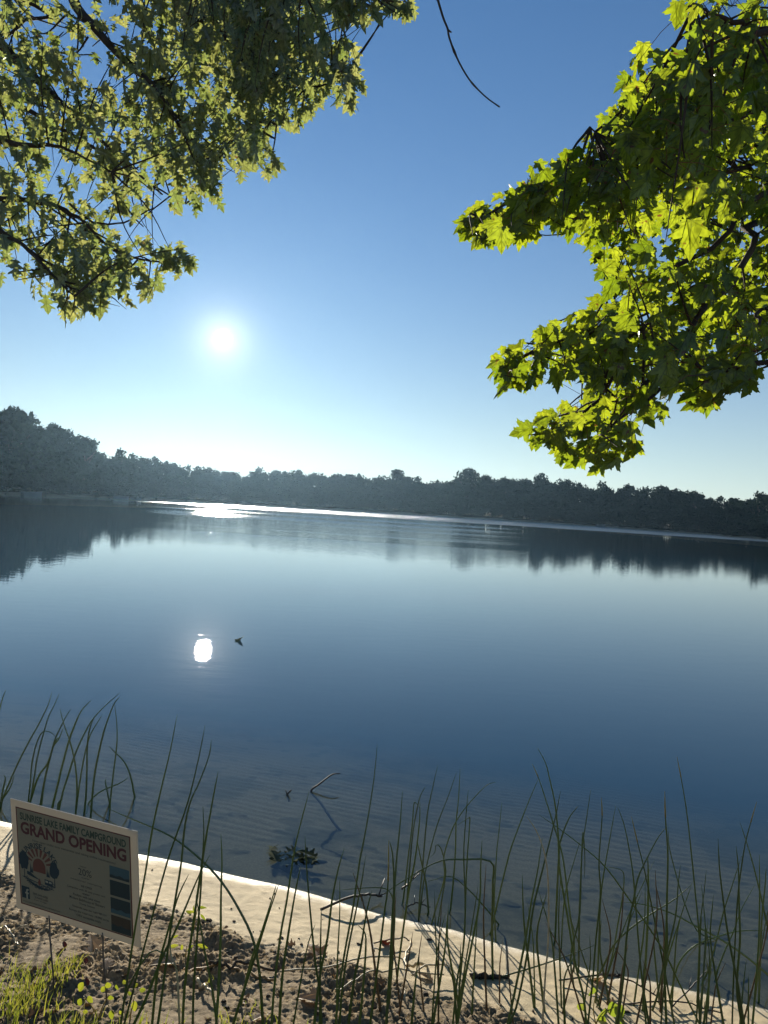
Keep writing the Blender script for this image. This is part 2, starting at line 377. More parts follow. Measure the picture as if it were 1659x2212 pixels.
# ------------------------------------------------------------------ the lake surface
def water_material():
    m, N, L = mat('lake_water')
    o = N.new('ShaderNodeOutputMaterial')
    t = N.new('ShaderNodeTexCoord')
    def mapped(sx, sy, rot=0.):
        q = N.new('ShaderNodeMapping'); q.inputs['Scale'].default_value = (sx, sy, 1); q.inputs['Rotation'].default_value = (0,0,rot); L.new(t.outputs['Object'], q.inputs['Vector']); return q.outputs[0]
    def noise(vec, sc, det=3):
        q = N.new('ShaderNodeTexNoise'); q.inputs['Scale'].default_value = sc; q.inputs['Detail'].default_value = det; L.new(vec, q.inputs['Vector']); return q.outputs[0]
    def math2(op, a, b):
        q = N.new('ShaderNodeMath'); q.operation = op
        for i, v in enumerate((a, b)):
            if isinstance(v, (float, int)): q.inputs[i].default_value = v
            else: L.new(v, q.inputs[i])
        return q.outputs[0]
    def mr(v, a, b, c=0., d=1.):
        q = N.new('ShaderNodeMapRange'); q.interpolation_type = 'SMOOTHSTEP'
        for i, x in zip(('From Min','From Max','To Min','To Max'), (a,b,c,d)): q.inputs[i].default_value = x
        L.new(v, q.inputs['Value']); return q.outputs[0]
    sep = N.new('ShaderNodeSeparateXYZ'); L.new(t.outputs['Object'], sep.inputs[0])
    Y = sep.outputs['Y']; X = sep.outputs['X']
    # breeze: calm close in, cat's paws further out, a ruffled strip along the far bank
    paws = noise(mapped(.008, .045), 1.0, 4)
    far = mr(Y, 24, 70)
    strip = mr(paws, .47, .56)
    edge = mr(math2('ADD', Y, math2('MULTIPLY', paws, 40.0)), 158, 166)
    rat = math2('DIVIDE', X, math2('MAXIMUM', Y, 1.0))
    mid = math2('MULTIPLY', mr(rat, -.34, -.20), mr(rat, .02, .22, 1, .0))      # the breeze comes down the middle of the lake
    ruff = math2('MULTIPLY', far, math2('MAXIMUM', math2('MULTIPLY', mid, math2('MULTIPLY', mr(strip, 0, 1, .25, 1.0), mr(Y, 40, 150, .30, 1.0))), edge))
    w1 = noise(mapped(1.0, 2.2), 1.6, 3); w2 = noise(mapped(1.0, 1.6, .4), 6.0, 2)
    calm = math2('MULTIPLY', math2('ADD', w1, math2('MULTIPLY', w2, .22)), mr(Y, 6, 60, .0011, .0026))
    rip = math2('MULTIPLY', math2('ADD', w1, math2('MULTIPLY', w2, .25)), math2('MULTIPLY', ruff, math2('ADD', math2('MULTIPLY', edge, .30), .13)))
    h = math2('ADD', calm, rip)
    b = N.new('ShaderNodeBump'); b.inputs['Strength'].default_value = 1.0; b.inputs['Distance'].default_value = 1.0
    L.new(h, b.inputs['Height'])
    fr = N.new('ShaderNodeFresnel'); L.new(b.outputs[0], fr.inputs['Normal'])
    geo = N.new('ShaderNodeNewGeometry')          # the same surface seen from below: no total reflection, as the light really bends
    L.new(mr(geo.outputs['Backfacing'], 0, 1, 1.333, 1/1.333), fr.inputs['IOR'])
    tr = N.new('ShaderNodeBsdfTransparent'); tr.inputs['Color'].default_value = (.80,.92,.93,1)
    g = N.new('ShaderNodeBsdfGlossy'); g.inputs['Color'].default_value = (1,1,1,1); g.inputs['Roughness'].default_value = .012; L.new(b.outputs[0], g.inputs['Normal'])
    L.new(math2('ADD', mr(ruff, 0, 1, .004, .13), math2('MULTIPLY', edge, math2('MULTIPLY', far, .14))), g.inputs['Roughness'])
    mx = N.new('ShaderNodeMixShader'); L.new(fr.outputs[0], mx.inputs[0]); L.new(tr.outputs[0], mx.inputs[1]); L.new(g.outputs[0], mx.inputs[2])
    L.new(mx.outputs[0], o.inputs[0]); return m
wx = axis([(-400,-10,15),(-10,10,1),(10,400,15)]); wy = axis([(1.0,10,.5),(10,420,10)])
wgx, wgy = np.meshgrid(wx, wy); nwx, nwy = len(wx), len(wy)
I = (np.arange(nwy-1)[:,None]*nwx + np.arange(nwx-1)[None,:]).ravel()
mb = MB(); mb.v.append(np.stack([wgx.ravel(), wgy.ravel(), 0*wgx.ravel()], 1)); mb.t.append(np.zeros(wgx.size)); mb.f = list(np.stack([I, I+1, I+1+nwx, I+nwx], 1))
tag(mb.build('lake_water', water_material(), smooth=True), kind='structure')

# ------------------------------------------------------------------ far shore and its wood
AZD = np.array([(-60,70),(-45,95),(-34,120),(-27,140),(-18,172),(-12,212),(0,235),(14,240),(22,215),(27,195),(40,160),(60,120)], float)
def far_d(az): return np.interp(az, AZD[:,0], AZD[:,1])
def far_z(az, r):
    d = r - far_d(az)
    hill = sstep(-14, -24, az)*.12 + .03
    return -.5 + .95*sstep(-1.5, 2.0, d) + hill*np.maximum(d-3, 0)*np.exp(-np.maximum(d-3,0)/120)
az = np.linspace(-60, 60, 161); dr = np.concatenate([[-4,-2,-1,-.5,0,.5,1,1.5,2.5,4], np.linspace(7, 140, 18)])
A, D = np.meshgrid(az, dr); Rr = far_d(A) + D
Z = far_z(A, Rr) + .25*(fbm(A*3, D*.2, 9, 3)-.5)*sstep(1, 5, D)
Z[0] = -1.6
P = np.stack([Rr*np.sin(np.radians(A)), Rr*np.cos(np.radians(A)), Z], -1)
na, nd = len(az), len(dr)
I = (np.arange(nd-1)[:,None]*na + np.arange(na-1)[None,:]).ravel()
mb = MB(); mb.v.append(P.reshape(-1,3)); mb.t.append(np.zeros(P.size//3)); mb.f = list(np.stack([I, I+1, I+1+na, I+na], 1))
def far_ground_mat():
    m = principled('far_bank', (.05,.05,.03), .95, .1, .3, .1)
    N, L = m.node_tree.nodes, m.node_tree.links
    p = [n for n in N if n.type == 'BSDF_PRINCIPLED'][0]; src = p.inputs['Base Color'].links[0].from_socket
    g = N.new('ShaderNodeNewGeometry'); sx = N.new('ShaderNodeSeparateXYZ'); L.new(g.outputs['Position'], sx.inputs[0])
    q = N.new('ShaderNodeMapRange'); q.inputs['From Min'].default_value = .30; q.inputs['From Max'].default_value = .48; L.new(sx.outputs['Z'], q.inputs['Value'])
    r = N.new('ShaderNodeMix'); r.data_type = 'RGBA'; r.inputs[6].default_value = (.36,.29,.2,1); L.new(q.outputs[0], r.inputs[0]); L.new(src, r.inputs[7])
    L.new(r.outputs[2], p.inputs['Base Color']); return m
tag(mb.build('far_shore', far_ground_mat(), smooth=True), kind='structure')

SKYL = [(0,875),(50,885),(100,905),(170,930),(190,942),(208,967),(240,970),(300,975),(380,992),(450,1006),(530,1022),(548,1012),(575,1013),(650,1014),(760,1018),(850,1022),(900,1028),(960,1032),(1000,1016),(1050,1022),(1090,1032),(1150,1028),(1175,1026),(1200,1036),(1290,1042),(1350,1050),(1400,1048),(1500,1058),(1530,1070),(1600,1068),(1659,1062)]
sk = np.array([ray(u, v) for u, v in SKYL])
SK_AZ = np.degrees(np.arctan2(sk[:,0], sk[:,1])); SK_T = sk[:,2]/np.hypot(sk[:,0], sk[:,1])
def sky_top(a): 
    t = np.interp(a, SK_AZ, SK_T); return np.where(a < SK_AZ[0], SK_T[0] + .0012*(SK_AZ[0]-a), t)

def crown_arrays(seed, tall=1.0, n=620, openc=.0):
    """leaf clumps through a crown of unit height (z 0..1), as quads"""
    r = np.random.default_rng(seed)
    lobes = []
    for k in range(13):
        h = r.uniform(.12, .86); w = .34*math.sin(min(1, (1.02-h)/.62)*math.pi/2)*tall
        a = r.uniform(0, 6.28); rr = w*math.sqrt(r.uniform(.05, 1))
        lobes.append((rr*math.cos(a), rr*math.sin(a), h, r.uniform(.11,.19)*(1-openc*.4)))
    lobes.append((0,0,.90,.10)); lobes.append((r.uniform(-.06,.06),0,.70,.17)); lobes.append((0,0,.45,.2))
    C = []; Nn = []
    per = n//len(lobes)
    for (x,y,z,s) in lobes:
        d = r.normal(size=(per,3)); d /= np.linalg.norm(d,axis=1)[:,None]
        q = d*s*(r.uniform(.35,1.12,size=(per,1)))*np.array([1.1,1.1,.82])
        C.append(q+np.array([x,y,z])); Nn.append(d + r.normal(size=(per,3))*.7)
    C = np.concatenate(C); Nn = np.concatenate(Nn); Nn /= np.linalg.norm(Nn,axis=1)[:,None]
    k = len(C); up = r.normal(size=(k,3)); A1 = np.cross(Nn, up); A1 /= np.linalg.norm(A1,axis=1)[:,None]; B1 = np.cross(Nn, A1)
    sz = r.uniform(.016,.038,size=(k,1))
    V = np.stack([C-A1*sz, C-B1*sz*.8, C+A1*sz*1.1, C+B1*sz*.7], 1)
    V = V + Nn[:,None,:]*0
    C[:,2] = np.clip(C[:,2], 0.02, 1.1)
    return V, r.uniform(0,1,k)
def trunk_mb(seed):
    r = np.random.default_rng(seed); m = MB()
    pts = [(0,0,-.03)] + [(.02*r.normal(), .02*r.normal(), h) for h in (.2,.45,.7)]
    m.tube(pts, [.022,.018,.013,.006], 6)
    for k in range(5):
        h = r.uniform(.25,.6); a = r.uniform(0,6.28); d = np.array([math.cos(a), math.sin(a), .9])
        p0 = np.array([0,0,h]); m.tube([p0, p0+d*.10, p0+d*.2+np.array([0,0,.03])], [.010,.006,.002], 5)
    return m
PROT = [crown_arrays(100+i, tall=(1.0,1.15,.85,1.25,.95,1.1)[i], n=1300, openc=(.0,.2,.0,.1,.5,.1)[i]) for i in range(6)]
QF = [(0,1,2,3)]
wood = MB()
nT = 0
for a in np.arange(-58, 58, .62):
    dens = 1.0 if abs(a) < 34 else .5
    for row, (off, f0, f1) in enumerate(((3.5,.45,.70),(9,.70,.90),(17,.82,1.0),(27,.84,1.03))):
        if rng.random() > dens: continue
        aa = a + rng.uniform(-.4,.4); r = far_d(aa) + off + rng.uniform(-2,2)
        top = CAM_H + r*float(sky_top(aa)); zb = float(far_z(aa, r)) - .3
        h = (top*rng.uniform(f0, f1) if True else 0) - zb
        h = max(h, 3.0)
        V, tt = PROT[rng.integers(6)]
        th = rng.uniform(0, 6.28); c, s_ = math.cos(th), math.sin(th)
        wsc = max(h, 9.5)*rng.uniform(.85,1.15)
        X = V[...,0]*c - V[...,1]*s_; Yv = V[...,0]*s_ + V[...,1]*c
        base = np.array([r*math.sin(math.radians(aa)), r*math.cos(math.radians(aa)), zb])
        W3 = np.stack([X*wsc, Yv*wsc, V[...,2]*h*1.04 - .06*h], -1) + base
        wood.many(W3, QF, np.clip(tt*.6 + rng.uniform(0,.4), 0, 1)); nT += 1
        if row == 0:   # low bushes at the waterline
            for q in range(2):
                ab = aa + rng.uniform(-.5,.5); rb = far_d(ab)+rng.uniform(1.8,3.2); hb = rng.uniform(2.0,4.0)
                V2, t2 = PROT[rng.integers(6)]; V2 = V2[::3]; t2 = t2[::3]
                wood.many(V2*np.array([hb*1.7,hb*1.7,hb]) + np.array([rb*math.sin(math.radians(ab)), rb*math.cos(math.radians(ab)), .1-.1*hb]), QF, t2*.7)
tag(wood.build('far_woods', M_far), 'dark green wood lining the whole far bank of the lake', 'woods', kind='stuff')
# trees that stand out of the wood's skyline
STAND = [(30,872,150,'tall tree topping the near hillside wood at the lake\'s left end',1),
 (186,938,165,'rounded tree on the shoulder where the left hillside wood drops away',0),
 (262,964,180,'tree just right of the left hillside\'s drop, first crown of the lower wood',5),
 (560,1004,238,'round tree below and right of the sun, where the middle wood begins',3),
 (858,1008,250,'upright small tree sticking out of the far wood above the bright water',2),
 (1012,1005,252,'broad high-crowned tree, the tallest bump in the middle of the far wood',1),
 (1092,1026,255,'low wide tree right of the tallest bump of the far wood',5),
 (1172,1017,258,'airy open-crowned tree with sky showing through on the far skyline',4),
 (1226,1031,256,'leafy tree beside the airy open-crowned one on the far skyline',0),
 (1300,1034,250,'tree of the far wood straight under the maple\'s lowest leaf',3),
 (1358,1041,245,'round tree of the far wood just right of the maple\'s lowest leaf',5),
 (1428,1043,238,'broad flat-topped tree on the right part of the far skyline',1),
 (1500,1056,228,'last high tree before the dip near the photo\'s right edge',0),
 (1640,1056,208,'round tree closing the far wood at the photo\'s right edge',3)]
for u, v, r, lab, pi in STAND:
    d = ray(u, v+3); aa = math.degrees(math.atan2(d[0], d[1])); rr = max(r, far_d(aa)+8)
    top = CAM_H + rr*d[2]/math.hypot(d[0], d[1]); zb = float(far_z(aa, rr)) - .2; h = top - zb
    t = empty('far_tree', (rr*math.sin(math.radians(aa)), rr*math.cos(math.radians(aa)), zb)); tag(t, lab, 'tree', 'trees standing out of the far skyline')
    V, tt = PROT[pi]; w = max(h, 10)*1.02
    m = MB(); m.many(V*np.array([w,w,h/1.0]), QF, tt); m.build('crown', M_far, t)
    tm = trunk_mb(pi); tm.v = [q*np.array([h,h,h]) for q in tm.v]; tm.build('trunk', M_bark, t)

# ------------------------------------------------------------------ leaves
def half(pts):
    pts = np.array(pts); return pts
MAPLE = half([(0,0),(.13,-.05),(.29,-.06),(.27,.00),(.40,.06),(.31,.12),(.34,.20),(.45,.25),(.47,.31),(.66,.43),(.53,.45),(.50,.51),(.38,.50),(.23,.46),(.28,.57),(.25,.64),(.33,.73),(.19,.76),(.15,.88),(0,1.10)])
OAK = half([(0,0),(.03,.10),(.17,.10),(.30,.20),(.17,.22),(.11,.28),(.20,.33),(.42,.42),(.44,.50),(.29,.48),(.25,.54),(.12,.55),(.20,.64),(.34,.72),(.36,.82),(.23,.77),(.16,.80),(.15,.90),(0,1.10)])
def leaf_template(half, bend):
    """both halves share the midrib; bend gives fold and droop"""
    x, y = half[:,0], half[:,1]; n = len(half)
    mid = [(0, t) for t in (.82,.55,.30)]
    ringR = list(map(tuple, half)) + mid           # base..tip then back down the midrib
    ringL = [(-a, b) for a, b in half[1:-1]]
    P = np.array(ringR + ringL)
    fold, droop, twist = bend
    z = fold*np.abs(P[:,0]) - droop*P[:,1]**2 + twist*P[:,0]*P[:,1]
    z = z + .03*np.sin(P[:,0]*17)*np.abs(P[:,0])
    V = np.stack([P[:,0], P[:,1], z], 1)
    fR = list(range(n)) + [n, n+1, n+2]
    fL = [0, n+2, n+1, n, n-1] + [n+3+(n-3-k) for k in range(n-2)]
    return V, [tuple(fR), tuple(fL)]
def orient(t, n):
    """rows: x, y(tip), z(normal)"""
    t = t/np.linalg.norm(t, axis=1)[:,None]
    n = n - (n*t).sum(1)[:,None]*t; n /= np.linalg.norm(n, axis=1)[:,None]
    return np.stack([np.cross(t, n), t, n], 1)
def add_leaves(mb, half, pos, tip, nor, size, tint, r):
    k = len(pos); R = orient(tip, nor); b = r.integers(0, 5, k)
    for q in range(5):
        V, F = leaf_template(half, ((.25,.25,.1),(-.25,.30,-.15),(.1,.45,.2),(-.35,.15,.1),(.15,.1,-.25))[q])
        s = np.where(b == q)[0]
        if len(s) == 0: continue
        W3 = np.einsum('vj,kjc->kvc', V, R[s])*size[s][:,None,None] + pos[s][:,None,:]
        mb.many(W3, F, tint[s], V[:,:2])
def inside(poly, P):
    poly = np.asarray(poly, float); x, y = P[:,0], P[:,1]; c = np.zeros(len(P), bool); j = len(poly)-1
    for i in range(len(poly)):
        xi, yi = poly[i]; xj, yj = poly[j]
        c ^= ((yi > y) != (yj > y)) & (x < (xj-xi)*(y-yi)/(yj-yi+1e-12)+xi); j = i
    return c

def hang_tree(name, label, cat, trunk_pts, trunk_r, limbs, twig_targets, leaf_fn, leafmat, poly, rad, reach=1.3):
    """trunk off to the side, limbs reaching in, twigs from the limbs to the leaf clusters"""
    root = empty(name, tuple(trunk_pts[0])); tag(root, label, cat)
    off = np.array(trunk_pts[0])
    m = MB(); m.tube(resample(np.array(trunk_pts)-off, 14), np.interp(np.linspace(0,1,14), np.linspace(0,1,len(trunk_r)), trunk_r), 12)
    m.build('trunk', M_bark, root, True)
    samples = []; owner = []; lims = []
    for lp, r0, r1 in limbs:
        q = resample(lp, 26); m = MB(); q = q + rng.normal(size=q.shape)*rad*.35
        m.tube(q - off, np.linspace(r0, r1, 26), 7); lims.append(m.build('limb', M_bark, root, True))
        samples.append(q[3:]); owner += [len(lims)-1]*len(q[3:])
    SMP = np.concatenate(samples)
    lf = []
    for T in twig_targets:
        d = np.linalg.norm(SMP - T, axis=1); B = None
        for c in np.argsort(d)[:60]:
            t = np.array([.15,.3,.45,.6,.75,.9])[:,None]
            pc = project(SMP[c]*(1-t) + T*t)
            if inside(poly, pc).sum() >= 5 or (pc[:,0] > PW).any() or (pc[:,0] < 0).any() or (pc[:,1] < 0).any(): B = SMP[c]; oi = owner[c]; break
        if B is None or np.linalg.norm(T-B) > reach: continue
        ln = np.linalg.norm(T-B)
        mid = (B+T)/2 + rng.normal(size=3)*.05*ln + np.array([0,0,.03*ln])
        q = resample([B, mid, T], 8)
        r0 = min(rad*1.1, .004+.006*ln)
        m = MB(); m.tube(q - off, np.linspace(r0, rad*.22, 8), 5, False); m.build('twig', M_bark, lims[oi], True)
        lf.append(q)
    mbL = MB(); leaf_fn(mbL, lf, None); mbL.v = [v - off for v in mbL.v]
    mbL.build('crown', leafmat, root)
    return root

# --- right: maple reaching in over the water
RPOLY = [(1480,-60),(1472,20),(1478,42),(1515,72),(1512,110),(1440,122),(1385,112),(1350,160),(1368,215),(1340,235),(1298,268),(1275,285),(1278,318),(1232,338),(1142,362),(1130,400),(1062,440),(1012,465),(992,492),(1040,520),(1105,508),(1168,498),(1182,470),(1238,502),(1228,535),(1282,520),(1300,560),(1312,602),(1275,670),(1205,697),(1135,742),(1080,768),(1062,806),(1090,832),(1112,812),(1150,818),(1258,802),(1300,832),(1308,850),(1250,866),(1182,902),(1132,936),(1200,968),(1240,1000),(1280,985),(1312,1012),(1340,988),(1388,950),(1402,915),(1442,900),(1430,862),(1490,842),(1530,866),(1562,862),(1618,848),(1612,812),(1680,790),(1800,760),(1900,300),(1800,-80)]
RV = np.array(RPOLY, float)
def px_path(pts, d0, d1):
    n = len(pts); return np.array([at_depth(u, v, d0+(d1-d0)*i/(n-1)) for i, (u, v) in enumerate(pts)])
tr_pts = [(4.6,4.2,.1),(4.5,4.2,1.6),(4.35,4.15,3.2),(4.25,4.1,5.0),(4.3,4.1,7.0)]
T0 = np.array([4.35,4.15,3.0]); T1 = np.array([4.28,4.12,4.2]); T2 = np.array([4.25,4.1,5.2])
def limb_from(Tp, pts, d0, d1):
    q = px_path(pts, d0, d1); return np.vstack([Tp, (Tp*.55+q[0]*.45)+np.array([0,0,.15]), q])
RL = [
 (limb_from(T2, [(1659,160),(1600,185),(1520,200),(1436,241),(1410,258),(1353,302),(1318,324),(1257,352),(1178,390),(1103,431),(1040,475)], 3.9, 3.3), .020, .004),
 (limb_from(T2, [(1659,230),(1563,267),(1493,293),(1449,306),(1397,315),(1353,311),(1309,298),(1274,274)], 3.4, 3.0), .013, .003),
 (limb_from(T1, [(1659,470),(1633,520),(1581,612),(1515,673),(1480,735),(1441,822),(1395,865),(1345,900),(1290,950)], 3.6, 2.9), .020, .004),
 (limb_from(T1, [(1680,400),(1560,520),(1440,585),(1353,643),(1314,682),(1287,717),(1240,727),(1160,755),(1100,790)], 3.8, 3.3), .017, .003),
 (limb_from(T1, [(1680,560),(1540,600),(1427,660),(1379,739),(1330,800)], 4.3, 3.9), .015, .003),
 (limb_from(T2, [(1700,60),(1600,50),(1540,30),(1500,10)], 2.6, 2.3), .018, .003),
 (limb_from(T2, [(1700,320),(1560,380),(1440,420),(1330,460),(1250,470)], 4.6, 4.2), .015, .003),
 (limb_from(T1, [(1700,640),(1640,700),(1590,770),(1550,830)], 3.2, 2.8), .012, .003),
 (limb_from(T0, [(1480,800),(1384,870),(1300,862),(1235,914),(1160,935)], 3.1, 2.9), .016, .003),
]
r2 = np.random.default_rng(5)
tg = []
while len(tg) < 350:
    u, v = r2.uniform(980,1720), r2.uniform(-40,1010)
    if not inside(RV, np.array([[u,v]]))[0]: continue
    edgy = not inside(RV, np.array([[u-55,v],[u,v+50],[u-40,v-40]])).all()
    if not edgy and r2.random() < .42: continue
    dp = 2.7 + 2.6*r2.random()**1.1 + max(0, (u-1450)/250)*r2.uniform(0,.8)
    if r2.random() < .05: dp = r2.uniform(2.3, 2.7)
    tg.append(at_depth(u, v, dp))
for u, v, d in [(1420,150,2.9),(1450,160,3.0),(1400,200,2.8),(1380,180,3.0),(1480,130,3.1),(1530,120,2.9),(1500,180,3.2),(1440,210,3.1),(1370,240,3.2),(1005,482,3.3),(1018,498,3.3),(1040,470,3.35),(1062,498,3.3),(1088,480,3.4),(1118,470,3.4),(1098,506,3.3),(1150,450,3.4),(1162,488,3.3),(1205,470,3.4),(1232,498,3.3),(1180,400,3.4),(1070,805,3.3),(1088,818,3.3),(1125,800,3.3),(1140,940,2.9),(1175,952,2.9),(1225,985,2.9),(1320,1005,2.9),(1010,490,3.3),(1050,500,3.3),(1075,800,3.2),(1100,790,3.3),(1090,770,3.3),(1150,930,2.9),(1200,950,2.9),(1300,995,2.8),(1260,970,2.9),(1370,930,2.8),(1400,190,2.5),(1395,150,2.6),(1500,20,2.0),(1530,90,2.2),(1560,845,2.7),(1600,825,2.9),(1140,385,3.3),(1290,290,3.1)]:
    tg.append(at_depth(u, v, d))
for _ in range(75):                 # the thick inside of the crown, towards the trunk
    tg.append(at_depth(r2.uniform(1500,1740), r2.uniform(130,780), r2.uniform(3.9,5.4)))
def maple_leaves(mb, twigs, tw):
    r = r2; pos = []; tip = []; nor = []; size = []; tn = []
    for q in twigs:
        k = r.integers(6, 10)
        for i in range(k):
            f = r.uniform(.45, 1.0); j = f*(len(q)-1); a = q[int(j)]; 
            b = a + r.normal(size=3)*np.array([.07,.07,.055])
            t = np.array([r.normal()*.55 - .25, r.normal()*.35, -0.75 + r.normal()*.35])
            n = np.array([r.normal()*.35, -1.0, .45]) + r.normal(size=3)*.42
            s = float(np.clip(.062*math.exp(r.normal()*.30), .032, .095))
            pos.append(b); tip.append(t); nor.append(n); size.append(s); tn.append(np.clip(r.beta(2,2)+.0, 0, 1))
            tp = t/np.linalg.norm(t)
            if r.random() < .6 and inside(RV, project((b+tp*s*.5)[None]))[0]:
                tw2.tube(np.array([a, (a+b)/2+np.array([0,0,.012]), b]), [.0011,.0009,.0008], 4, False)
    pos = np.array(pos); tip = np.array(tip); nor = np.array(nor); size = np.array(size); tn = np.array(tn)
    cen = pos + tip/np.linalg.norm(tip,axis=1)[:,None]*size[:,None]*.5
    pc = project(cen); ok = inside(RV, pc) | inside(RV, pc + np.array([14., 0])) | inside(RV, pc + np.array([8., -14.]))
    add_leaves(mb, MAPLE, pos[ok], tip[ok], nor[ok], size[ok], tn[ok], r)
    print('maple leaves', ok.sum())
tw2 = MB()
maple = hang_tree('maple_tree', 'green maple reaching in from the right with backlit broad pointed leaves', 'tree', tr_pts, [.17,.15,.13,.10,.06], RL, tg, maple_leaves, M_maple, RV, .006)
off = np.array(tr_pts[0]); tw2.v = [v - off for v in tw2.v]; tw2.build('leaf_stalks', principled('leaf_stalk', (.16,.05,.03), .6, .3), maple)

# --- left: oak hanging over from the upper left
LPOLY = [(-150,-80),(905,-80),(897,10),(893,45),(860,22),(830,20),(800,48),(782,52),(760,40),(737,55),(706,20),(690,30),(702,62),(722,92),(748,84),(778,110),(768,150),(784,182),(778,232),(752,236),(702,212),(668,250),(652,276),(602,282),(572,292),(604,340),(600,376),(572,388),(540,345),(520,388),(490,352),(472,440),(442,422),(420,466),(372,458),(302,482),(330,512),(400,532),(424,578),(382,598),(330,620),(324,664),(270,678),(230,650),(196,678),(140,688),(82,650),(60,602),(0,610),(-150,650)]
LV = np.array(LPOLY, float)
GAPS = [np.array(g, float) for g in ([(70,0),(110,40),(150,55),(160,90),(200,100),(215,140),(235,170),(225,190),(190,170),(165,130),(130,90),(95,70),(60,30)],
        [(85,320),(130,330),(150,352),(170,345),(180,372),(150,380),(120,352)],[(0,320),(30,330),(50,350),(10,350)],[(150,400),(190,410),(230,440),(180,438)],[(215,480),(300,470),(330,500),(270,520)],
        [(155,190),(240,215),(230,225),(170,205)],[(0,590),(20,560),(40,585),(0,605)])]
lt_pts = [(-7.2,6.2,.0),(-7.0,6.2,2.5),(-6.7,6.2,5.0),(-6.4,6.2,7.5),(-6.2,6.2,10.0)]
U0 = np.array([-6.75,6.2,4.6]); U1 = np.array([-6.5,6.2,6.8]); U2 = np.array([-6.3,6.2,9.0])
LLm = [
 (limb_from(U2, [(100,-90),(159,0),(169,21),(201,56),(238,98),(291,151),(328,180),(365,230),(400,300),(430,380)], 6.6, 5.8), .060, .006),
 (limb_from(U1, [(-60,40),(0,93),(26,122),(63,156),(87,180),(111,201),(160,250),(215,300),(280,360),(350,420)], 6.2, 5.6), .055, .006),
 (limb_from(U1, [(-60,235),(0,222),(26,216),(63,220),(110,235),(160,275)], 7.2, 6.8), .03, .005),
 (limb_from(U0, [(-60,300),(0,304),(40,312),(79,315),(114,313),(160,330),(240,370)], 5.6, 5.2), .035, .005),
 (limb_from(U0, [(-60,420),(40,430),(124,446),(159,466),(184,480),(230,530),(300,560),(360,566),(400,560)], 6.4, 6.0), .03, .003),
 (limb_from(U0, [(-80,470),(0,500),(60,540),(110,590),(160,640)], 5.2, 4.9), .03, .004),
 (limb_from(U2, [(180,-120),(330,-40),(420,30),(500,90),(580,150),(660,190),(740,170)], 6.4, 6.2), .055, .005),
 (limb_from(U2, [(250,-160),(500,-80),(640,-30),(760,-20),(850,5)], 5.2, 4.6), .045, .004),
 (limb_from(U2, [(300,-120),(420,-30),(500,40),(560,120),(600,220),(590,330)], 7.4, 7.0), .05, .005),
 (limb_from(U1, [(77,13),(53,45),(16,77),(0,90)], 6.8, 6.6), .02, .01),
 (limb_from(U1, [(-40,180),(100,260),(220,330),(330,400),(400,440)], 7.8, 7.4), .04, .004),
]
r3 = np.random.default_rng(9)
tg2 = []
while len(tg2) < 450:
    u, v = r3.uniform(-60,900), r3.uniform(-60,690)
    q = np.array([[u,v]])
    if not inside(LV, q)[0] or any(inside(g, q)[0] for g in GAPS): continue
    dens = 1.0 if (u > 330 and v < 300) else (.42 if v < 480 else .38)
    if u > 690 and v < 60: dens = 1
    if 200 < u < 430 and v > 440: dens = .35
    if r3.random() > dens: continue
    tg2.append(at_depth(u, v, r3.uniform(5.0, 8.2)))
for u, v, d in [(770,225,6.2),(760,130,6.2),(770,180,6.2),(590,370,6.6),(520,375,6.2),(470,430,6.2),(410,560,6.1),(390,580,6.1),(315,655,6.0),(270,668,5.6),(140,675,5.0),(190,665,5.2),(20,590,4.8),(880,30,4.8),(850,12,4.8),(780,40,4.8),(740,45,4.8)]:
    for _ in range(2): tg2.append(at_depth(u, v, d) + r3.normal(size=3)*.03)
def oak_leaves(mb, twigs, tw):
    r = r3; pos = []; tip = []; nor = []; size = []; tn = []
    for q in twigs:
        for i in range(r.integers(6, 11)):
            j = r.uniform(.5, 1)*(len(q)-1); b = q[int(j)] + r.normal(size=3)*np.array([.10,.10,.085])
            pos.append(b); tip.append((r.normal()*.45+.12, r.normal()*.35, -.85+r.normal()*.35))
            nor.append(np.array([r.normal()*.55, -1.0, .35]) + r.normal(size=3)*.5)
            size.append(float(np.clip(r.normal(.104,.028), .05, .17))); tn.append(r.beta(1.6,1.6))
    pos = np.array(pos); tip = np.array(tip); nor = np.array(nor); size = np.array(size); tn = np.array(tn)
    pc = project(pos + tip/np.linalg.norm(tip,axis=1)[:,None]*size[:,None]*.5)
    ok = inside(LV, pc)
    for g in GAPS: ok &= ~inside(g, pc)
    add_leaves(mb, OAK, pos[ok], tip[ok], nor[ok], size[ok], tn[ok], r); print('oak leaves', ok.sum())
oak = hang_tree('oak_tree', 'oak hanging over from the upper left, hazy lobed leaves near the sun', 'tree', lt_pts, [.26,.23,.20,.16,.12], LLm, tg2, oak_leaves, M_oak, LV, .008, 2.4)
offL = np.array(lt_pts[0])
for pts, d in [([(32,0),(53,24),(82,42),(127,56),(169,69)],6.4),([(143,32),(127,48),(106,69),(90,73),(70,70)],6.4),([(111,90),(124,82),(137,69)],6.5),([(169,15),(169,80),(168,110),(172,148)],6.3),([(115,110),(160,118),(205,117)],6.5),([(190,80),(172,108),(160,115)],6.3),([(180,190),(200,192),(235,186)],6.2),([(150,440),(200,480),(268,481),(317,456),(335,448)],6.2),([(240,370),(262,430),(290,470),(310,490)],5.6),([(265,340),(300,368)],5.6),([(190,60),(230,70),(200,100)],6.3)]:
    q = resample(px_path(pts, d, d+.2), 9); bt = MB(); bt.tube(q - offL, np.linspace(.010,.004,9), 5); bt.build('bare_twig', M_bark, oak, True)
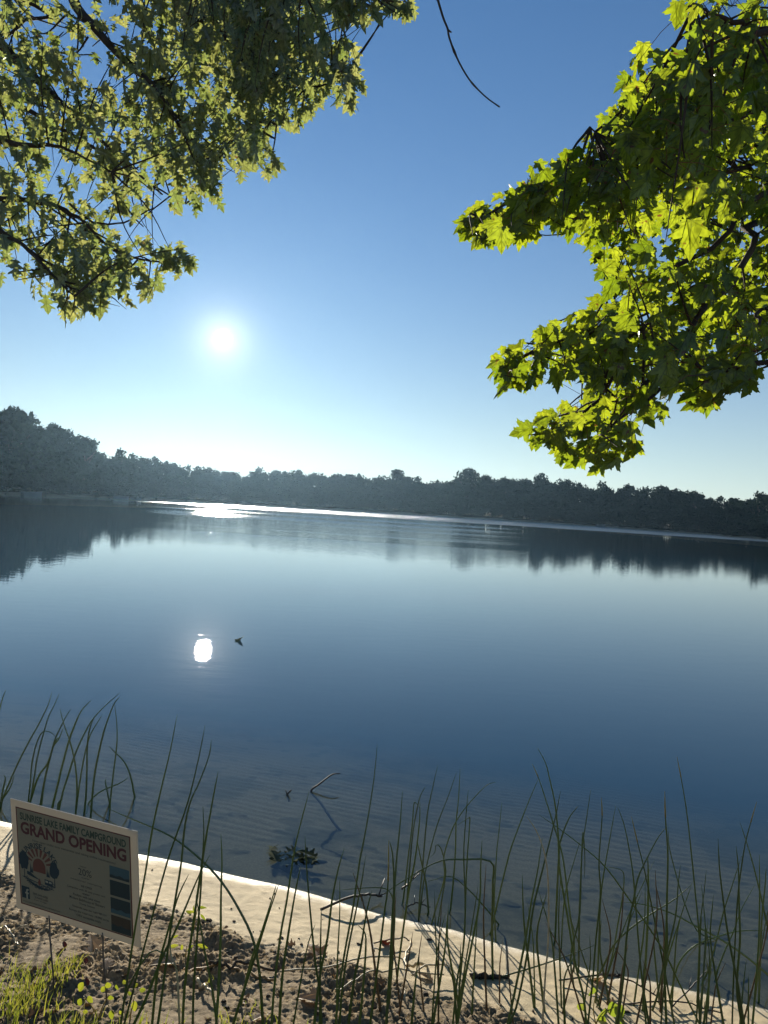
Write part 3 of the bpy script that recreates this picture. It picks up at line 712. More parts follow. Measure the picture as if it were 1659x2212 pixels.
# long bare twig dangling from the oak's top limb (it leaves the frame at the top)
q = np.vstack([LLm[7][0][4]+np.array([.3,0,.5]), LLm[7][0][4]+np.array([.9,-.2,1.0]), px_path([(925,-80),(946,0),(958,40),(967,62),(970,80),(984,118),(1000,150),(1020,180),(1050,210),(1079,231)], 4.4, 4.2)])
m = MB(); q = resample(q, 30); rr = np.linspace(.008,.0038,30); rr[18] *= 1.5; rr[24] *= 1.4; rr[29] = .005
m.tube(q - offL, rr, 6); 
k = at_depth(967, 64, 4.33); m.tube(np.array([k, k+np.array([.022,0,-.014])]) - offL, [.007,.004], 5)
tag(m.build('dangling_twig', M_bark, oak, True), 'long bare twig curving down against open sky')

# ------------------------------------------------------------------ the campground sign
SC = np.array([-1.05115127, 2.81470352, CAM_H-1.41425662]); SW, SH = .56813, .457
SR = rz(-.33735449) @ rx(.16441894) @ ry(.02009516)
def sign_pt(lx, ly, lz): return SC + SR @ np.array([lx, ly, lz])
sign = empty('campground_sign'); M4 = np.eye(4); M4[:3,:3] = SR; M4[:3,3] = SC; sign.matrix_world = Matrix(M4.tolist())
tag(sign, 'white plastic yard sign announcing the campground grand opening, leaning on two wire stakes', 'sign')
def plastic(name, col, tr, mix):
    m, N, L = mat(name); o = N.new('ShaderNodeOutputMaterial')
    d = N.new('ShaderNodeBsdfPrincipled'); d.inputs['Base Color'].default_value = (*col, 1); d.inputs['Roughness'].default_value = .45
    t = N.new('ShaderNodeBsdfTranslucent')
    tc = N.new('ShaderNodeTexCoord'); wv = N.new('ShaderNodeTexWave'); wv.bands_direction = 'X'; wv.inputs['Scale'].default_value = 60; L.new(tc.outputs['Object'], wv.inputs['Vector'])
    rr = N.new('ShaderNodeMix'); rr.data_type = 'RGBA'; rr.inputs[6].default_value = (*(np.array(tr)*.85), 1); rr.inputs[7].default_value = (*tr, 1); L.new(wv.outputs[0], rr.inputs[0]); L.new(rr.outputs[2], t.inputs['Color'])
    mx = N.new('ShaderNodeMixShader'); mx.inputs[0].default_value = mix; L.new(d.outputs[0], mx.inputs[1]); L.new(t.outputs[0], mx.inputs[2]); L.new(mx.outputs[0], o.inputs[0]); return m
M_pl = plastic('corrugated_plastic', (.76,.74,.66), (.36,.31,.21), .45)
M_print = plastic('printed_sheet', (.42,.385,.27), (.075,.068,.042), .40)
def ink(name, col): return plastic(name, col, tuple(np.array(col)*.10), .3)
I_teal = ink('ink_green', (.07,.115,.085)); I_red = ink('ink_red', (.15,.055,.06)); I_dark = ink('ink_dark', (.09,.10,.09)); I_navy = ink('ink_navy', (.035,.07,.09)); I_frame = ink('ink_maroon', (.16,.05,.055)); I_pale = ink('ink_pale', (.50,.48,.36)); I_sun = ink('ink_sun', (.22,.09,.07)); I_photo = ink('photo_sky', (.08,.16,.18)); I_photo2 = ink('photo_trees', (.04,.07,.075)); I_photo3 = ink('photo_brown', (.10,.08,.06))
m = MB(); m.box((-SW/2, -.002, -SH/2), (SW/2, .002, SH/2))
panel = m.build('panel', M_pl, sign)
def su(u): return (u-.5)*SW
def sz(v): return (.5-v)*SH
def flat(name, polys, mt, lift, parent=None):
    """polys in sign fractions (u right, v down)"""
    m = MB(); y = -.002-lift
    for p in polys: m.add([(su(a), y, sz(b)) for a, b in p], [tuple(range(len(p)))])
    return m.build(name, mt, parent or sign)
sheet = flat('printed_sheet', [[(.05,.93),(.94,.93),(.94,.068),(.05,.068)]], M_print, .0004)
b = .008
flat('border', [[(.045,.94),(.945,.94),(.945,.93),(.045,.93)],[(.045,.068),(.945,.068),(.945,.058),(.045,.058)],[(.042,.94),(.05,.94),(.05,.058),(.042,.058)],[(.94,.94),(.948,.94),(.948,.058),(.94,.058)]], I_frame, .0007)
def text_mesh(txt, bold=0.0, space=1.0, italic=0.):
    c = bpy.data.curves.new('lettering', 'FONT'); c.body = txt; c.size = 1.0; c.offset = bold; c.space_character = space; c.shear = italic; c.resolution_u = 3
    o = bpy.data.objects.new('lettering', c); COL.objects.link(o)
    dg = bpy.context.evaluated_depsgraph_get(); me = bpy.data.meshes.new_from_object(o.evaluated_get(dg)); bpy.data.objects.remove(o); bpy.data.curves.remove(c)
    V = np.zeros(len(me.vertices)*3); me.vertices.foreach_get('co', V); V = V.reshape(-1,3)[:, :2]
    F = [tuple(p.vertices) for p in me.polygons]; bpy.data.meshes.remove(me); return V, F
def lettering(name, lines, mt, lift=.0009):
    """lines: text, u0, u1, v_top, v_bottom, bold"""
    for txt, u0, u1, v0, v1, bold in lines:
        m = MB(); V, F = text_mesh(txt, bold); lo, hi = V.min(0), V.max(0)
        q = (V-lo)/(hi-lo); P = np.stack([su(u0+q[:,0]*(u1-u0)), np.full(len(q), -.002-lift), sz(v1+q[:,1]*(v0-v1))], 1); m.add(P, F)
        m.build(name, mt, sign)
def arc_text(name, txt, cu, cv, ru, rv, a0, a1, hgt, mt, outer=True):
    m = MB(); V, F = text_mesh(txt, .02); lo, hi = V.min(0), V.max(0); q = (V-lo)/(hi-lo)
    a = np.radians(a0 + (a1-a0)*q[:,0]); k = q[:,1] if outer else 1-q[:,1]
    k = (k*hgt)
    P = np.stack([su(cu + (ru+k)*np.cos(a)), np.full(len(a), -.0029), sz(cv) + SW*(rv+k)*np.sin(a)], 1); m.add(P, F); return m.build(name, mt, sign)
lettering('header_lettering', [('SUNRISE LAKE FAMILY CAMPGROUND', .075, .915, .096, .162, .03)], I_teal)
lettering('title_lettering', [('GRAND OPENING', .075, .915, .175, .285, .035)], I_red)
lettering('text_line', [('Now open under new ownership and taking online reservations!', .17, .83, .312, .338, 0),
  ('NOW', .55, .60, .428, .440, 0), ('20%', .535, .64, .452, .512, .0), ('OFF', .56, .62, .525, .538, 0),
  ('seasonal camping', .47, .72, .555, .575, 0), ('WE OFFER', .55, .64, .598, .618, .01),
  ('Campsites with 30 amp power and', .44, .74, .632, .656, .005), ('water', .56, .62, .664, .682, .005), ('Pavilion with lake views', .485, .70, .690, .712, .005),
  ('Modern Bathhouse w/ Showers', .455, .735, .722, .746, .005), ('Dump Station', .535, .655, .760, .782, .005), ('Nonprofit rates per night 989-331', .475, .745, .800, .822, .005),
  ('Across the road over 10,000 acres', .445, .765, .838, .860, .005), ('ORV accessible trails', .505, .70, .872, .894, .005),
  ('989-544-6000', .15, .275, .800, .822, .005), ('SUNRISE LAKE', .165, .275, .832, .850, .005), ('Evart, Michigan', .16, .265, .858, .874, 0), ('www.sunriselakefamilycampground.com', .062, .37, .895, .916, .0)], I_dark)
# emblem
def ell(cu, cv, au, av, n=22, a0=0, a1=360): return [(cu+au*math.cos(math.radians(a0+(a1-a0)*i/n)), cv-av*math.sin(math.radians(a0+(a1-a0)*i/n))) for i in range(n if a1-a0 == 360 else n+1)]
def blob(cu, cv, au, av, seed):
    r = random.Random(seed); return [(cu+au*k*math.cos(t), cv-av*k*math.sin(t)) for t in [2*math.pi*i/26 for i in range(26)] for k in [r.uniform(.86,1.1)]]
LC, LV_ = .215, .545
rays = []
for i in range(8):
    a0 = 12 + i*20.5; a1 = a0 + 9.5
    P = [(.062, a0), (.062, a1), (.118, a1+1), (.118, a0-1)]
    rays.append([(LC+r*math.cos(math.radians(a)), LV_-.01-r*1.243*math.sin(math.radians(a))) for r, a in P])
emblem = flat('emblem', rays + [ell(LC, LV_+.005, .052, .075, 20, 0, 180) + [(LC-.052, LV_+.055),(LC+.052, LV_+.055)]], I_sun, .0009)
flat('emblem_trees', [blob(.088,.525,.042,.085,1),[(.086,.60),(.091,.60),(.092,.68),(.085,.68)],blob(.338,.545,.038,.080,2),[(.336,.61),(.341,.61),(.342,.70),(.335,.70)],
   [(.135,.62),(.143,.53),(.151,.62)],[(.147,.62),(.155,.56),(.163,.62)],[(.272,.62),(.280,.54),(.288,.62)],[(.285,.62),(.293,.56),(.301,.62)],
   [(.11,.615),(.11,.645),(.16,.66),(.215,.668),(.17,.645),(.14,.62)],
   [(.07,.672),(.33,.722),(.33,.727),(.07,.680)],[(.11,.69),(.17,.715),(.24,.735),(.31,.728),(.27,.748),(.21,.75),(.15,.73)],
   [(.255,.645),(.32,.650),(.32,.70),(.255,.695)]], I_navy, .0010)
flat('emblem_camper_windows', [[(.262,.655),(.284,.657),(.284,.673),(.262,.672)],[(.291,.657),(.313,.659),(.313,.674),(.291,.673)]], I_pale, .0013)
flat('emblem_campfire', [[(.205,.715),(.199,.69),(.208,.668),(.211,.65),(.219,.672),(.224,.692),(.218,.715)]], I_sun, .0014)
arc_text('emblem_upper_lettering', 'SUNRISE LAKE', LC, .545, .126, .126*1.0, 160, 22, .040, I_navy)
arc_text('emblem_lower_lettering', 'FAMILY CAMPGROUND', LC, .585, .128, .105, 215, 325, .034, I_navy, False)
flat('social_logo', [[(.056,.876),(.122,.876),(.122,.767),(.056,.767)]], I_navy, .0009)
flat('social_logo_letter', [[(.093,.876),(.093,.832),(.084,.832),(.084,.818),(.093,.818),(.093,.802),(.097,.790),(.105,.785),(.115,.785),(.115,.798),(.108,.799),(.105,.805),(.105,.818),(.115,.818),(.113,.832),(.105,.832),(.105,.876)]], I_pale, .0012)
for (v0, v1, top, bot, hor) in ((.352,.455,I_photo,I_photo2,.78),(.475,.608,I_photo2,I_photo2,.6),(.628,.765,I_photo2,I_photo,.75),(.783,.925,I_photo3,I_photo2,.62)):
    ph = flat('photo_print', [[(.782,v1),(.932,v1),(.932,v0),(.782,v0)]], top, .0009)
    vh = v0+(v1-v0)*hor
    flat('photo_detail', [[(.782,v1-.002),(.932,v1-.002),(.932,vh-.006),(.895,vh+.004),(.86,vh-.012),(.83,vh+.002),(.80,vh-.008),(.782,vh)]], bot, .0012, sign).parent = ph
M_wire = principled('stake_wire', (.10,.09,.08), .45, .5)
for (u_, v_) in ((125,2124),(237,2138)):
    B = at_depth(u_, v_, SC[1]-.02); B[2] = min(B[2], float(ground_z(B[0], B[1])))-.05
    lx = -.128 if u_ < 200 else .118
    Ri = SR.T; bl = Ri @ (B - SC)
    m = MB(); m.tube([tuple(bl), (lx-.002, -.001, -SH/2-.08), (lx, 0, -SH/2-.004), (lx, 0, -SH/2+.012)], [.0032]*4, 8); m.build('wire_stake', M_wire, sign, True)

# ------------------------------------------------------------------ rushes
def cA(p): return (.1984*p[0], 1453.9+.1984*p[1])
def cB(p): return (.3638*p[0], 1481.3+.3638*p[1])
def cC(p): return (548.6+.3307*p[0], 1481.3+.3307*p[1])
def cD(p): return (1097.3+.3387*p[0], 1591+.3387*p[1])
def cE(p): return (1207+.2725*p[0], 1865.4+.2725*p[1])
def cF(p): return (603.5+.2976*p[0], 1920.2+.2976*p[1])
RA = [[(-160,1450),(-90,900),(0,380),(62,183)],[(5,1480),(30,1370),(120,1150),(220,930),(330,720),(420,560),(490,420),(530,330),(565,205)],
 [(305,1430),(330,1200),(345,1000),(375,850),(400,760),(440,670),(470,640),(500,632),(560,650),(605,695)],
 [(325,1440),(370,1150),(400,950),(440,780),(490,600),(530,470),(590,350),(645,220)],[(318,1440),(390,1200),(440,1090),(520,980),(580,800),(640,720),(690,590)],
 [(435,1460),(470,1250),(510,1050),(550,900),(600,720),(660,590),(720,470),(770,395)],[(445,1460),(480,1200),(530,980),(580,800),(620,720),(640,700)],
 [(560,1500),(620,1250),(680,1000),(750,740),(800,600),(850,480),(900,390),(990,300)],[(638,1500),(690,1280),(750,1090),(800,930),(870,760),(950,600),(1020,490),(1130,370),(1300,220)],
 [(628,1500),(635,1420),(660,1380)],[(822,1545),(838,1300),(830,1100),(805,920),(760,740),(720,630),(680,500),(652,385)],[(826,1520),(860,1250),(900,1000),(940,810),(990,660),(1060,540),(1110,460)],
 [(920,1500),(935,1350),(945,1100),(950,800),(970,640),(1000,540),(1025,490)],[(990,1540),(1000,1400),(1030,1100),(1080,850),(1130,640),(1180,490),(1240,340),(1300,260)],
 [(1197,1480),(1205,1350),(1240,1050),(1265,850),(1275,700),(1270,530),(1245,320)],[(960,1425),(1010,1360),(1080,1300),(1180,1250),(1280,1210),(1345,1175),(1400,1135)],
 [(1195,1420),(1160,1250),(1148,1180),(1155,1155)],[(1468,1345),(1455,1290),(1440,1200),(1400,1060),(1340,950),(1250,860),(1190,800)],
 [(3,1440),(30,1280),(58,1150),(38,1110)],[(12,1440),(30,1370),(110,1250),(160,1100)]]
RB = [[(720,1990),(800,1450),(860,1130),(905,850),(960,600),(1010,390),(1052,170)],[(740,2000),(780,1850),(870,1500),(995,1040),(1100,740),(1150,560),(1190,380),(1217,235)],
 [(940,1990),(960,1850),(1020,1400),(1075,1060),(1095,850),(1130,690),(1180,580),(1240,420),(1255,320)],[(1085,1990),(1100,1750),(1150,1400),(1195,1085),(1220,920),(1245,780),(1270,640),(1295,510)],
 [(1145,1990),(1150,1800),(1170,1500),(1190,1240),(1200,1080),(1210,870),(1205,715)],[(1285,1990),(1300,1750),(1310,1500),(1312,1250),(1318,1050),(1312,880)],
 [(1560,1990),(1540,1700),(1500,1500),(1420,1330),(1320,1170),(1200,1040),(1040,910),(900,840),(780,790),(655,735)],
 [(800,2000),(870,1850),(960,1620),(1030,1480),(1100,1320),(1180,1130),(1245,1005)],[(1285,1990),(1260,1800),(1220,1600),(1190,1420),(1165,1240)],
 [(1390,1990),(1450,1800),(1530,1560),(1590,1370),(1655,1180)],[(1065,1990),(1050,1700),(1015,1600),(1010,1500),(1005,1425)],[(720,1990),(760,1800),(910,1570),(1060,1690)],
 [(905,1990),(935,1700),(985,1500),(1055,1260),(1120,1120)]]
RCc = [[(535,2200),(560,1950),(600,1700),(650,1430),(690,1150),(720,1000),(755,800),(785,600),(805,385)],[(115,2210),(130,2000),(170,1650),(215,1400),(260,1100),(300,920),(360,690)],
 [(440,2200),(430,2000),(400,1800),(370,1500),(345,1200),(333,980)],[(395,2200),(430,1900),(480,1650),(510,1400),(550,1200),(590,1060)],[(540,2200),(545,1800),(560,1500),(560,1270)],
 [(560,2200),(575,2000),(610,1750),(660,1500),(700,1300),(730,1110)],[(620,2200),(650,1950),(700,1700),(735,1480),(770,1340)],[(165,2200),(185,1900),(220,1650),(270,1350),(305,1180)],
 [(-90,2100),(-20,1800),(40,1640),(100,1450),(150,1290)],[(430,2200),(435,1700),(437,1600),(440,1450)],[(690,2200),(715,1950),(730,1720),(725,1615),(680,1565)],
 [(865,2200),(890,1800),(905,1500),(915,1300),(905,1100),(885,1015)],[(760,2200),(800,1900),(850,1500),(875,1300),(880,1010)],[(880,2100),(910,1700),(915,1400),(930,1150),(955,900),(970,690)],
 [(905,1760),(920,1500),(910,1400),(860,1325),(700,1322),(570,1335)],[(975,1400),(990,1280),(1010,1100),(1035,900),(1045,770),(1060,768),(1085,800)],[(1000,1400),(1020,1150),(1040,950),(1080,740),(1120,660)],
 [(930,1950),(960,1700),(1010,1350),(1050,1150),(1080,900),(1085,760)],[(1075,1530),(1085,1350),(1100,1200),(1130,860),(1160,700),(1200,520)],[(1085,1480),(1110,1270),(1150,1080),(1200,900),(1270,720),(1322,567)],
 [(1285,1450),(1300,1300),(1315,1100),(1320,900),(1335,750),(1347,540)],[(1160,1560),(1195,1430),(1245,1250),(1240,1120),(1290,950),(1350,840),(1430,740),(1520,650),(1580,630)],
 [(1300,2200),(1330,1900),(1370,1700),(1380,1400),(1370,1100),(1385,850),(1400,680)],[(1340,2000),(1375,1600),(1385,1300),(1395,1100),(1410,880),(1400,865),(1330,910)],
 [(1560,1920),(1555,1600),(1560,1300),(1550,1150),(1360,1135),(1200,1150),(1000,1260),(845,1360)],[(1330,2200),(1370,1950),(1420,1700),(1475,1400),(1480,1200),(1490,1010)],
 [(1580,1670),(1570,1400),(1585,1100),(1600,950),(1620,760)],[(1200,1560),(1250,1250),(1245,1150),(1220,1060),(1190,1040),(1180,1090),(1150,1120)],[(1600,1560),(1520,1460),(1400,1330),(1280,1245),(1135,1280)],
 [(1170,2200),(1220,1900),(1250,1700),(1260,1530)],[(1330,2200),(1345,1900),(1350,1690)],[(1140,1480),(1125,1300),(1085,1110),(1065,1000)],[(260,2200),(300,1960),(350,1700),(400,1560)]]
RD = [[(500,1830),(480,1650),(430,1450),(380,1150),(330,850),(320,620),(300,430),(270,290),(240,170),(190,75)],[(420,1500),(420,1300),(390,1100),(350,770),(290,560),(240,400),(195,265),(155,175)],
 [(-110,1250),(0,780),(60,600),(130,420),(195,265)],[(10,1830),(60,1700),(120,1400),(160,1100),(220,850),(270,650),(310,480),(335,350)],[(420,1600),(400,1400),(455,1150),(465,900),(475,700),(500,530),(528,340)],
 [(510,1830),(540,1560),(560,1300),(590,1000),(580,800),(600,520),(595,390)],[(560,1700),(570,1560),(580,1300),(590,1050),(610,880),(650,650),(687,440)],[(880,1830),(860,1600),(840,1400),(820,1150),(800,900),(775,730),(740,560),(700,450)],
 [(1060,1830),(1000,1500),(960,1300),(920,1100),(870,850),(830,690),(787,510)],[(1010,1830),(1000,1500),(1010,1250),(1015,1000),(1020,750),(1005,530),(1000,350)],
 [(1200,1830),(1220,1500),(1220,1280),(1195,1000),(1170,750),(1140,480),(1105,270),(1078,130)],[(700,1830),(740,1500),(760,1250),(800,1050),(830,900),(890,770),(960,640),(1020,570)],
 [(1220,1830),(1100,1590),(1010,1400),(900,1220),(760,1020),(620,830),(480,705),(330,590),(200,500)],[(1430,1830),(1440,1500),(1460,1100),(1480,900),(1510,700),(1545,560),(1587,415)],
 [(1240,1570),(1280,1480),(1330,1300),(1380,1100),(1430,950),(1490,760)],[(1490,1830),(1460,1600),(1480,1300),(1475,1100),(1470,850),(1455,700)],[(1720,1500),(1659,1230),(1620,1050),(1580,880),(1530,700),(1480,550)],
 [(1500,1800),(1460,1550),(1410,1300),(1380,1100),(1350,850),(1340,650)],[(1560,1830),(1580,1600),(1600,1300),(1605,1000),(1603,750)],[(1600,1690),(1610,1400),(1620,1150),(1640,950),(1645,840)],
 [(1030,1700),(1070,1500),(1120,1400),(1200,1330),(1310,1285),(1450,1245),(1560,1237),(1659,1237)],[(1900,1750),(1659,1520),(1500,1390),(1350,1290),(1200,1210),(1050,1130),(880,1075),(740,1055)],
 [(560,1560),(600,1480),(640,1400),(690,1310),(800,1210),(930,1120),(1060,1040),(1170,945)],[(620,1560),(670,1380),(700,1200),(730,1030),(740,900),(720,850),(625,830)],[(920,1750),(950,1660),(985,1500),(1030,1320),(1070,1140),(1085,950),(1100,820)],
 [(960,1700),(1010,1450),(1060,1280),(1105,1130)],[(1205,1700),(1220,1350),(1225,1200),(1250,1000),(1265,850)],[(1328,1530),(1340,1480),(1390,1350),(1440,1240),(1490,1100),(1575,945)],
 [(0,1830),(60,1550),(110,1300),(150,1050),(190,850),(220,645)],[(220,1830),(240,1500),(255,1350),(260,1150),(255,900),(230,730),(180,600),(120,510)],[(450,1500),(455,1160),(460,1000),(470,780),(478,605),(490,760),(488,900)],
 [(690,1830),(730,1600),(745,1400),(760,1240),(800,1120),(855,990)],[(1480,1830),(1500,1600),(1520,1420)],[(1533,1830),(1534,1650),(1535,1520)],[(340,1350),(350,1150),(370,980),(420,800),(465,650)],
 [(300,1300),(325,760),(340,650),(390,520),(450,440)],[(-70,1540),(200,1460),(400,1390),(580,1320)],[(1225,1830),(1215,1600),(1225,1300),(1235,1130)],[(860,1750),(890,1200),(895,900),(890,760)],[(1330,1300),(1180,1200),(1040,760),(1020,580)]]
ORD = ['first','second','third','fourth','fifth','sixth','seventh','eighth','ninth','tenth','eleventh','twelfth','thirteenth','fourteenth','fifteenth','sixteenth','seventeenth','eighteenth','nineteenth','twentieth']
TENS = {20:'twenty', 30:'thirty', 40:'forty', 50:'fifty', 60:'sixty', 70:'seventy', 80:'eighty'}
def ordinal(i):
    if i < 20: return ORD[i]
    t = (i+1)//10*10; r_ = (i+1) % 10
    return (TENS[t][:-1]+'ieth') if r_ == 0 else TENS[t]+'-'+ORD[r_-1]
r4 = np.random.default_rng(3)
for lst, x0, x1, k, inv in ((RD, 30, 1640, 34, .3387), (RCc, 700, 1640, 14, .3307)):
    for _ in range(k):                     # the finer stems that fill the stands
        bx = r4.uniform(x0, x1); by = 1700 + r4.uniform(0, 130) + (350 if lst is RCc else 0); h = r4.uniform(330, 980); ln = r4.normal()*.16*h; cv = r4.normal()*.05*h
        lst.append([(bx, by), (bx+ln*.3+cv*.6, by-h*.33), (bx+ln*.62+cv, by-h*.66), (bx+ln, by-h)])
def rush(path, rad, lean=None):
    """path: pixels base..tip of one stem; built at its own distance, rooted in the sand or the lake bed"""
    p = list(path)
    if p[0][1] > 2190:                                    # leaves the frame: carry it on down to its root
        d = np.array(p[0])-np.array(p[1]); d = d/np.linalg.norm(d); p = [tuple(np.array(p[0])+d*r4.uniform(35,110))]+p
    G = on_water(*p[0])
    if shore_s(G[0], G[1]) > 0: G = ground_hit(*p[0]); root = [G + np.array([0,0,-.03])]
    else: bz = float(ground_z(G[0], G[1])); root = [np.array([G[0]-.01, G[1], bz-.02])]
    lean = r4.normal()*.10 if lean is None else lean
    pts = [G]
    for (u, v) in p[1:]:
        d = ray(u, v); y = G[1]
        for _ in range(4):
            P = CAMP + d*(y/d[1]); y = G[1] + lean*max(0, P[2]-G[2])
        pts.append(CAMP + d*(y/d[1]))
    q = np.vstack([root, resample(pts, max(8, 3*len(pts)))])
    return q
M_brown = principled('dead_rush', (.13,.085,.04), .8, .2, .3, 30)
def build_rushes(paths, conv, where, group, rad, special, native=999):
    items = [(i, [conv(a) for a in p]) for i, p in enumerate(paths)]
    items.sort(key=lambda t: t[1][-1][0])
    for rank, (i, p) in enumerate(items):
        q = rush(p, rad); n = len(q); base = q[0].copy()
        rr = rad*r4.uniform(.75,1.2)
        prof = rr*np.interp(np.linspace(0,1,n), [0,.1,.6,.93,1], [1.0,1.05,.8,.42,.15])
        m = MB(); m.tube(q - base, prof, 6, tint=r4.uniform(0,1))
        adj = special.get(i, None)
        px = np.array(p); dx = px[-1,0]-px[0,0]; ht = px[0,1]-px[-1,1]
        bent = np.any(np.diff(px[:,1]) > 4)
        word = adj or ('bent-over' if bent else ('leaning' if abs(dx) > .45*abs(ht) else ('tall' if ht > 430 else ('short' if ht < 170 else 'upright'))))
        if i >= native and r4.random() < .2: word = 'dead brown'
        mt = M_straw if word.startswith('pale') else (M_brown if word == 'dead brown' else M_rush)
        o = m.build('rush', mt, None, True); o.location = base
        tag(o, f'{word} rush, {ordinal(rank)} tip from the left, {where}', 'rush', group)
        if word in ('yellow-tipped', 'tall yellow-tipped'):
            k = max(4, n//6); m = MB(); m.tube(q[-k:]-base, prof[-k:]*1.25, 6, tint=.7); m.build('yellow_tip', M_yellow, o, True)
build_rushes(RA, cA, 'in the water behind the sign', 'rushes in the water behind the sign', .0062, {2:'kinked', 9:'short', 17:'arched'})
build_rushes(RB, cB, 'just right of the sign', 'rushes just right of the sign', .0045, {6:'long arched', 10:'pale broken', 11:'sharply kinked'})
build_rushes(RCc, cC, 'in the middle stand', 'rushes of the middle stand', .0043, {10:'thick broken', 14:'folded', 24:'folded', 27:'hooked', 12:'yellow-tipped', 11:'thick'}, 33)
build_rushes(RD, cD, 'in the dense right-hand stand', 'rushes of the right-hand stand', .0044, {12:'thick diagonal', 10:'tall yellow-tipped', 13:'yellow-tipped', 9:'yellow-tipped', 8:'yellow-tipped', 30:'folded', 29:'pale drooping', 1:'yellow-tipped', 5:'yellow-tipped'}, 39)

# ------------------------------------------------------------------ sticks, straw and leaves lying about
def ground_path(pts, conv, lift=.004, n=14, arch=None):
    P = np.array([ground_hit(*conv(p)) for p in pts]); q = resample(P, n)
    q[:,2] = ground_z(q[:,0], q[:,1]) + lift
    if arch is not None: q[:,2] += np.interp(np.linspace(0,1,n), np.linspace(0,1,len(arch)), arch)
    return q
def lying(name, label, cat, pts, conv, r0, r1, mt, lift=.004, arch=None, branches=(), group=None, flat=1.0):
    q = ground_path(pts, conv, lift, 16, arch); base = q[0].copy(); m = MB()
    q[1:-1] += rng.normal(size=(14,3))*r0*.35
    m.tube(q-base, np.linspace(r0, r1, 16), 7, flat=flat)
    for (f, vec) in branches:
        a = q[int(f*15)]-base; v = np.array(vec); m.tube([a, a+v*.55+np.array([0,0,.004]), a+v], [r0*.6, r0*.45, r0*.2], 5)
    o = m.build(name, mt, None, True); o.location = base; return tag(o, label, cat, group)
lying('forked_stick', 'dark forked stick lying across the water\'s edge in the middle', 'stick', [(435,1475),(600,1460),(720,1440),(830,1425)], cC, .007, .006, M_twig, .012, [0,.05,.05,.03], [(.98,(.03,.10,.05)),(.6,(.02,-.02,-.05)),(.95,(.05,.02,.01))])
lying('fallen_straw', 'long pale folded straw lying over the lumpy sand in the middle', 'straw', [(0,620),(400,615),(750,605),(890,615),(905,740),(915,850)], cF, .004, .003, M_straw, .012, [.0,.03,.06,.05,.02,0])
lying('fallen_straw', 'curved green-grey straw below the long folded one in the middle', 'straw', [(405,750),(600,705),(850,690),(1190,690)], cF, .004, .003, M_straw, .01, [.0,.04,.05,.03])
lying('fallen_straw', 'short bent straw right of the twisted dry reed leaf', 'straw', [(960,660),(1050,635),(1210,630),(1290,700)], cF, .004, .003, M_straw, .01, [.01,.04,.04,.0])
lying('dead_reed', 'pale twisted dry reed leaf curling on the smooth sand', 'dead reed', [(955,415),(940,450),(905,500),(920,550),(970,585),(1050,600),(1080,660)], cF, .009, .007, M_straw, .006, [.02,.01,0,.0,.01,.03,.0], flat=.35)
lying('thin_twig', 'thin dark twig leading into the pale twisted reed leaf', 'twig', [(680,405),(800,405),(900,393),(950,412)], cF, .0035, .003, M_twig, .01, [.0,.02,.02,.01], [(.02,(.01,-.10,-.0))])
lying('dark_stick', 'flat dark stick half hidden behind the right-hand rushes', 'stick', [(1390,650),(1480,652),(1560,648),(1659,645)], cF, .020, .014, M_twig, .004, flat=.5)
lying('dry_reed', 'long tan and orange dry reed lying right of the sign', 'dry reed', [(1090,1695),(1220,1697),(1350,1703),(1500,1720),(1640,1755)], cB, .007, .005, principled('orange_straw', (.30,.17,.06), .5, .4, .3, 20), .006)
lying('brown_bark_strip', 'dark curved bark strip beside the dry tan reed', 'bark', [(1240,1690),(1340,1720),(1450,1710),(1650,1700)], cB, .008, .005, M_twig, .012, [0,.02,.03,.0], flat=.5)
lying('white_twig', 'bleached curved twig low in front, right of the seedlings', 'twig', [(1170,1790),(1205,1825),(1240,1850),(1290,1920)], cB, .007, .004, M_straw, .008, [.01,.02,.02,.0])
lying('thorny_twig', 'long knobbly dark twig crossing the sand among right-hand rushes', 'twig', [(0,945),(230,965),(350,970),(500,1000),(640,1040),(770,1110),(850,1140)], cE, .004, .003, M_twig, .014, [.0,.03,.04,.04,.03,.02,0], [(.7,(.02,-.02,.03)),(.85,(.03,.03,.02)),(.5,(-.01,.03,.02))])
lying('side_twig', 'grey twig slanting up toward the water at lower right', 'twig', [(900,1160),(1050,1050),(1140,970),(1210,900)], cE, .0035, .0025, M_twig, .014, [0,.03,.04,.03], [(.3,(.03,.05,.03)),(.9,(-.01,.03,.02))])
lying('pale_tipped_twig', 'thin twig with bleached end along the bottom right sand', 'twig', [(510,1140),(700,1160),(900,1150),(1050,1170),(1150,1190),(1280,1210)], cE, .0032, .003, M_twig, .012, [.0,.02,.02,.02,.01,0], [(.55,(.02,-.02,.02)),(.8,(.01,.02,.03))])
lying('short_stick', 'short black stick at the water\'s edge among right-hand rushes', 'stick', [(340,885),(400,890),(495,890)], cE, .009, .006, M_twig, .004, flat=.6)
lying('broken_twig', 'small forked twig standing in shallow water between middle rushes', 'twig', [(960,1450),(1010,1425),(1070,1400)], cC, .005, .003, M_twig, .10, [.0,.02,.05], [(.6,(.03,.05,.03)),(.3,(.02,-.03,.02))])
lying('wet_twig', 'wet glinting twig just beyond the sand edge in the middle', 'twig', [(985,1485),(1060,1480),(1150,1495)], cC, .004, .003, principled('wet_wood', (.03,.025,.02), .15, .6), .03, [0,.02,.01], [(.4,(.0,.05,.02)),(.7,(.03,.03,.02))])
lying('pale_twig', 'thin dry stalk lying left of the sign\'s stakes', 'twig', [(0,1480),(60,1540),(110,1600)], cB, .004, .003, M_straw, .03, [0,.02,.01], [(.5,(.06,.03,.02))])
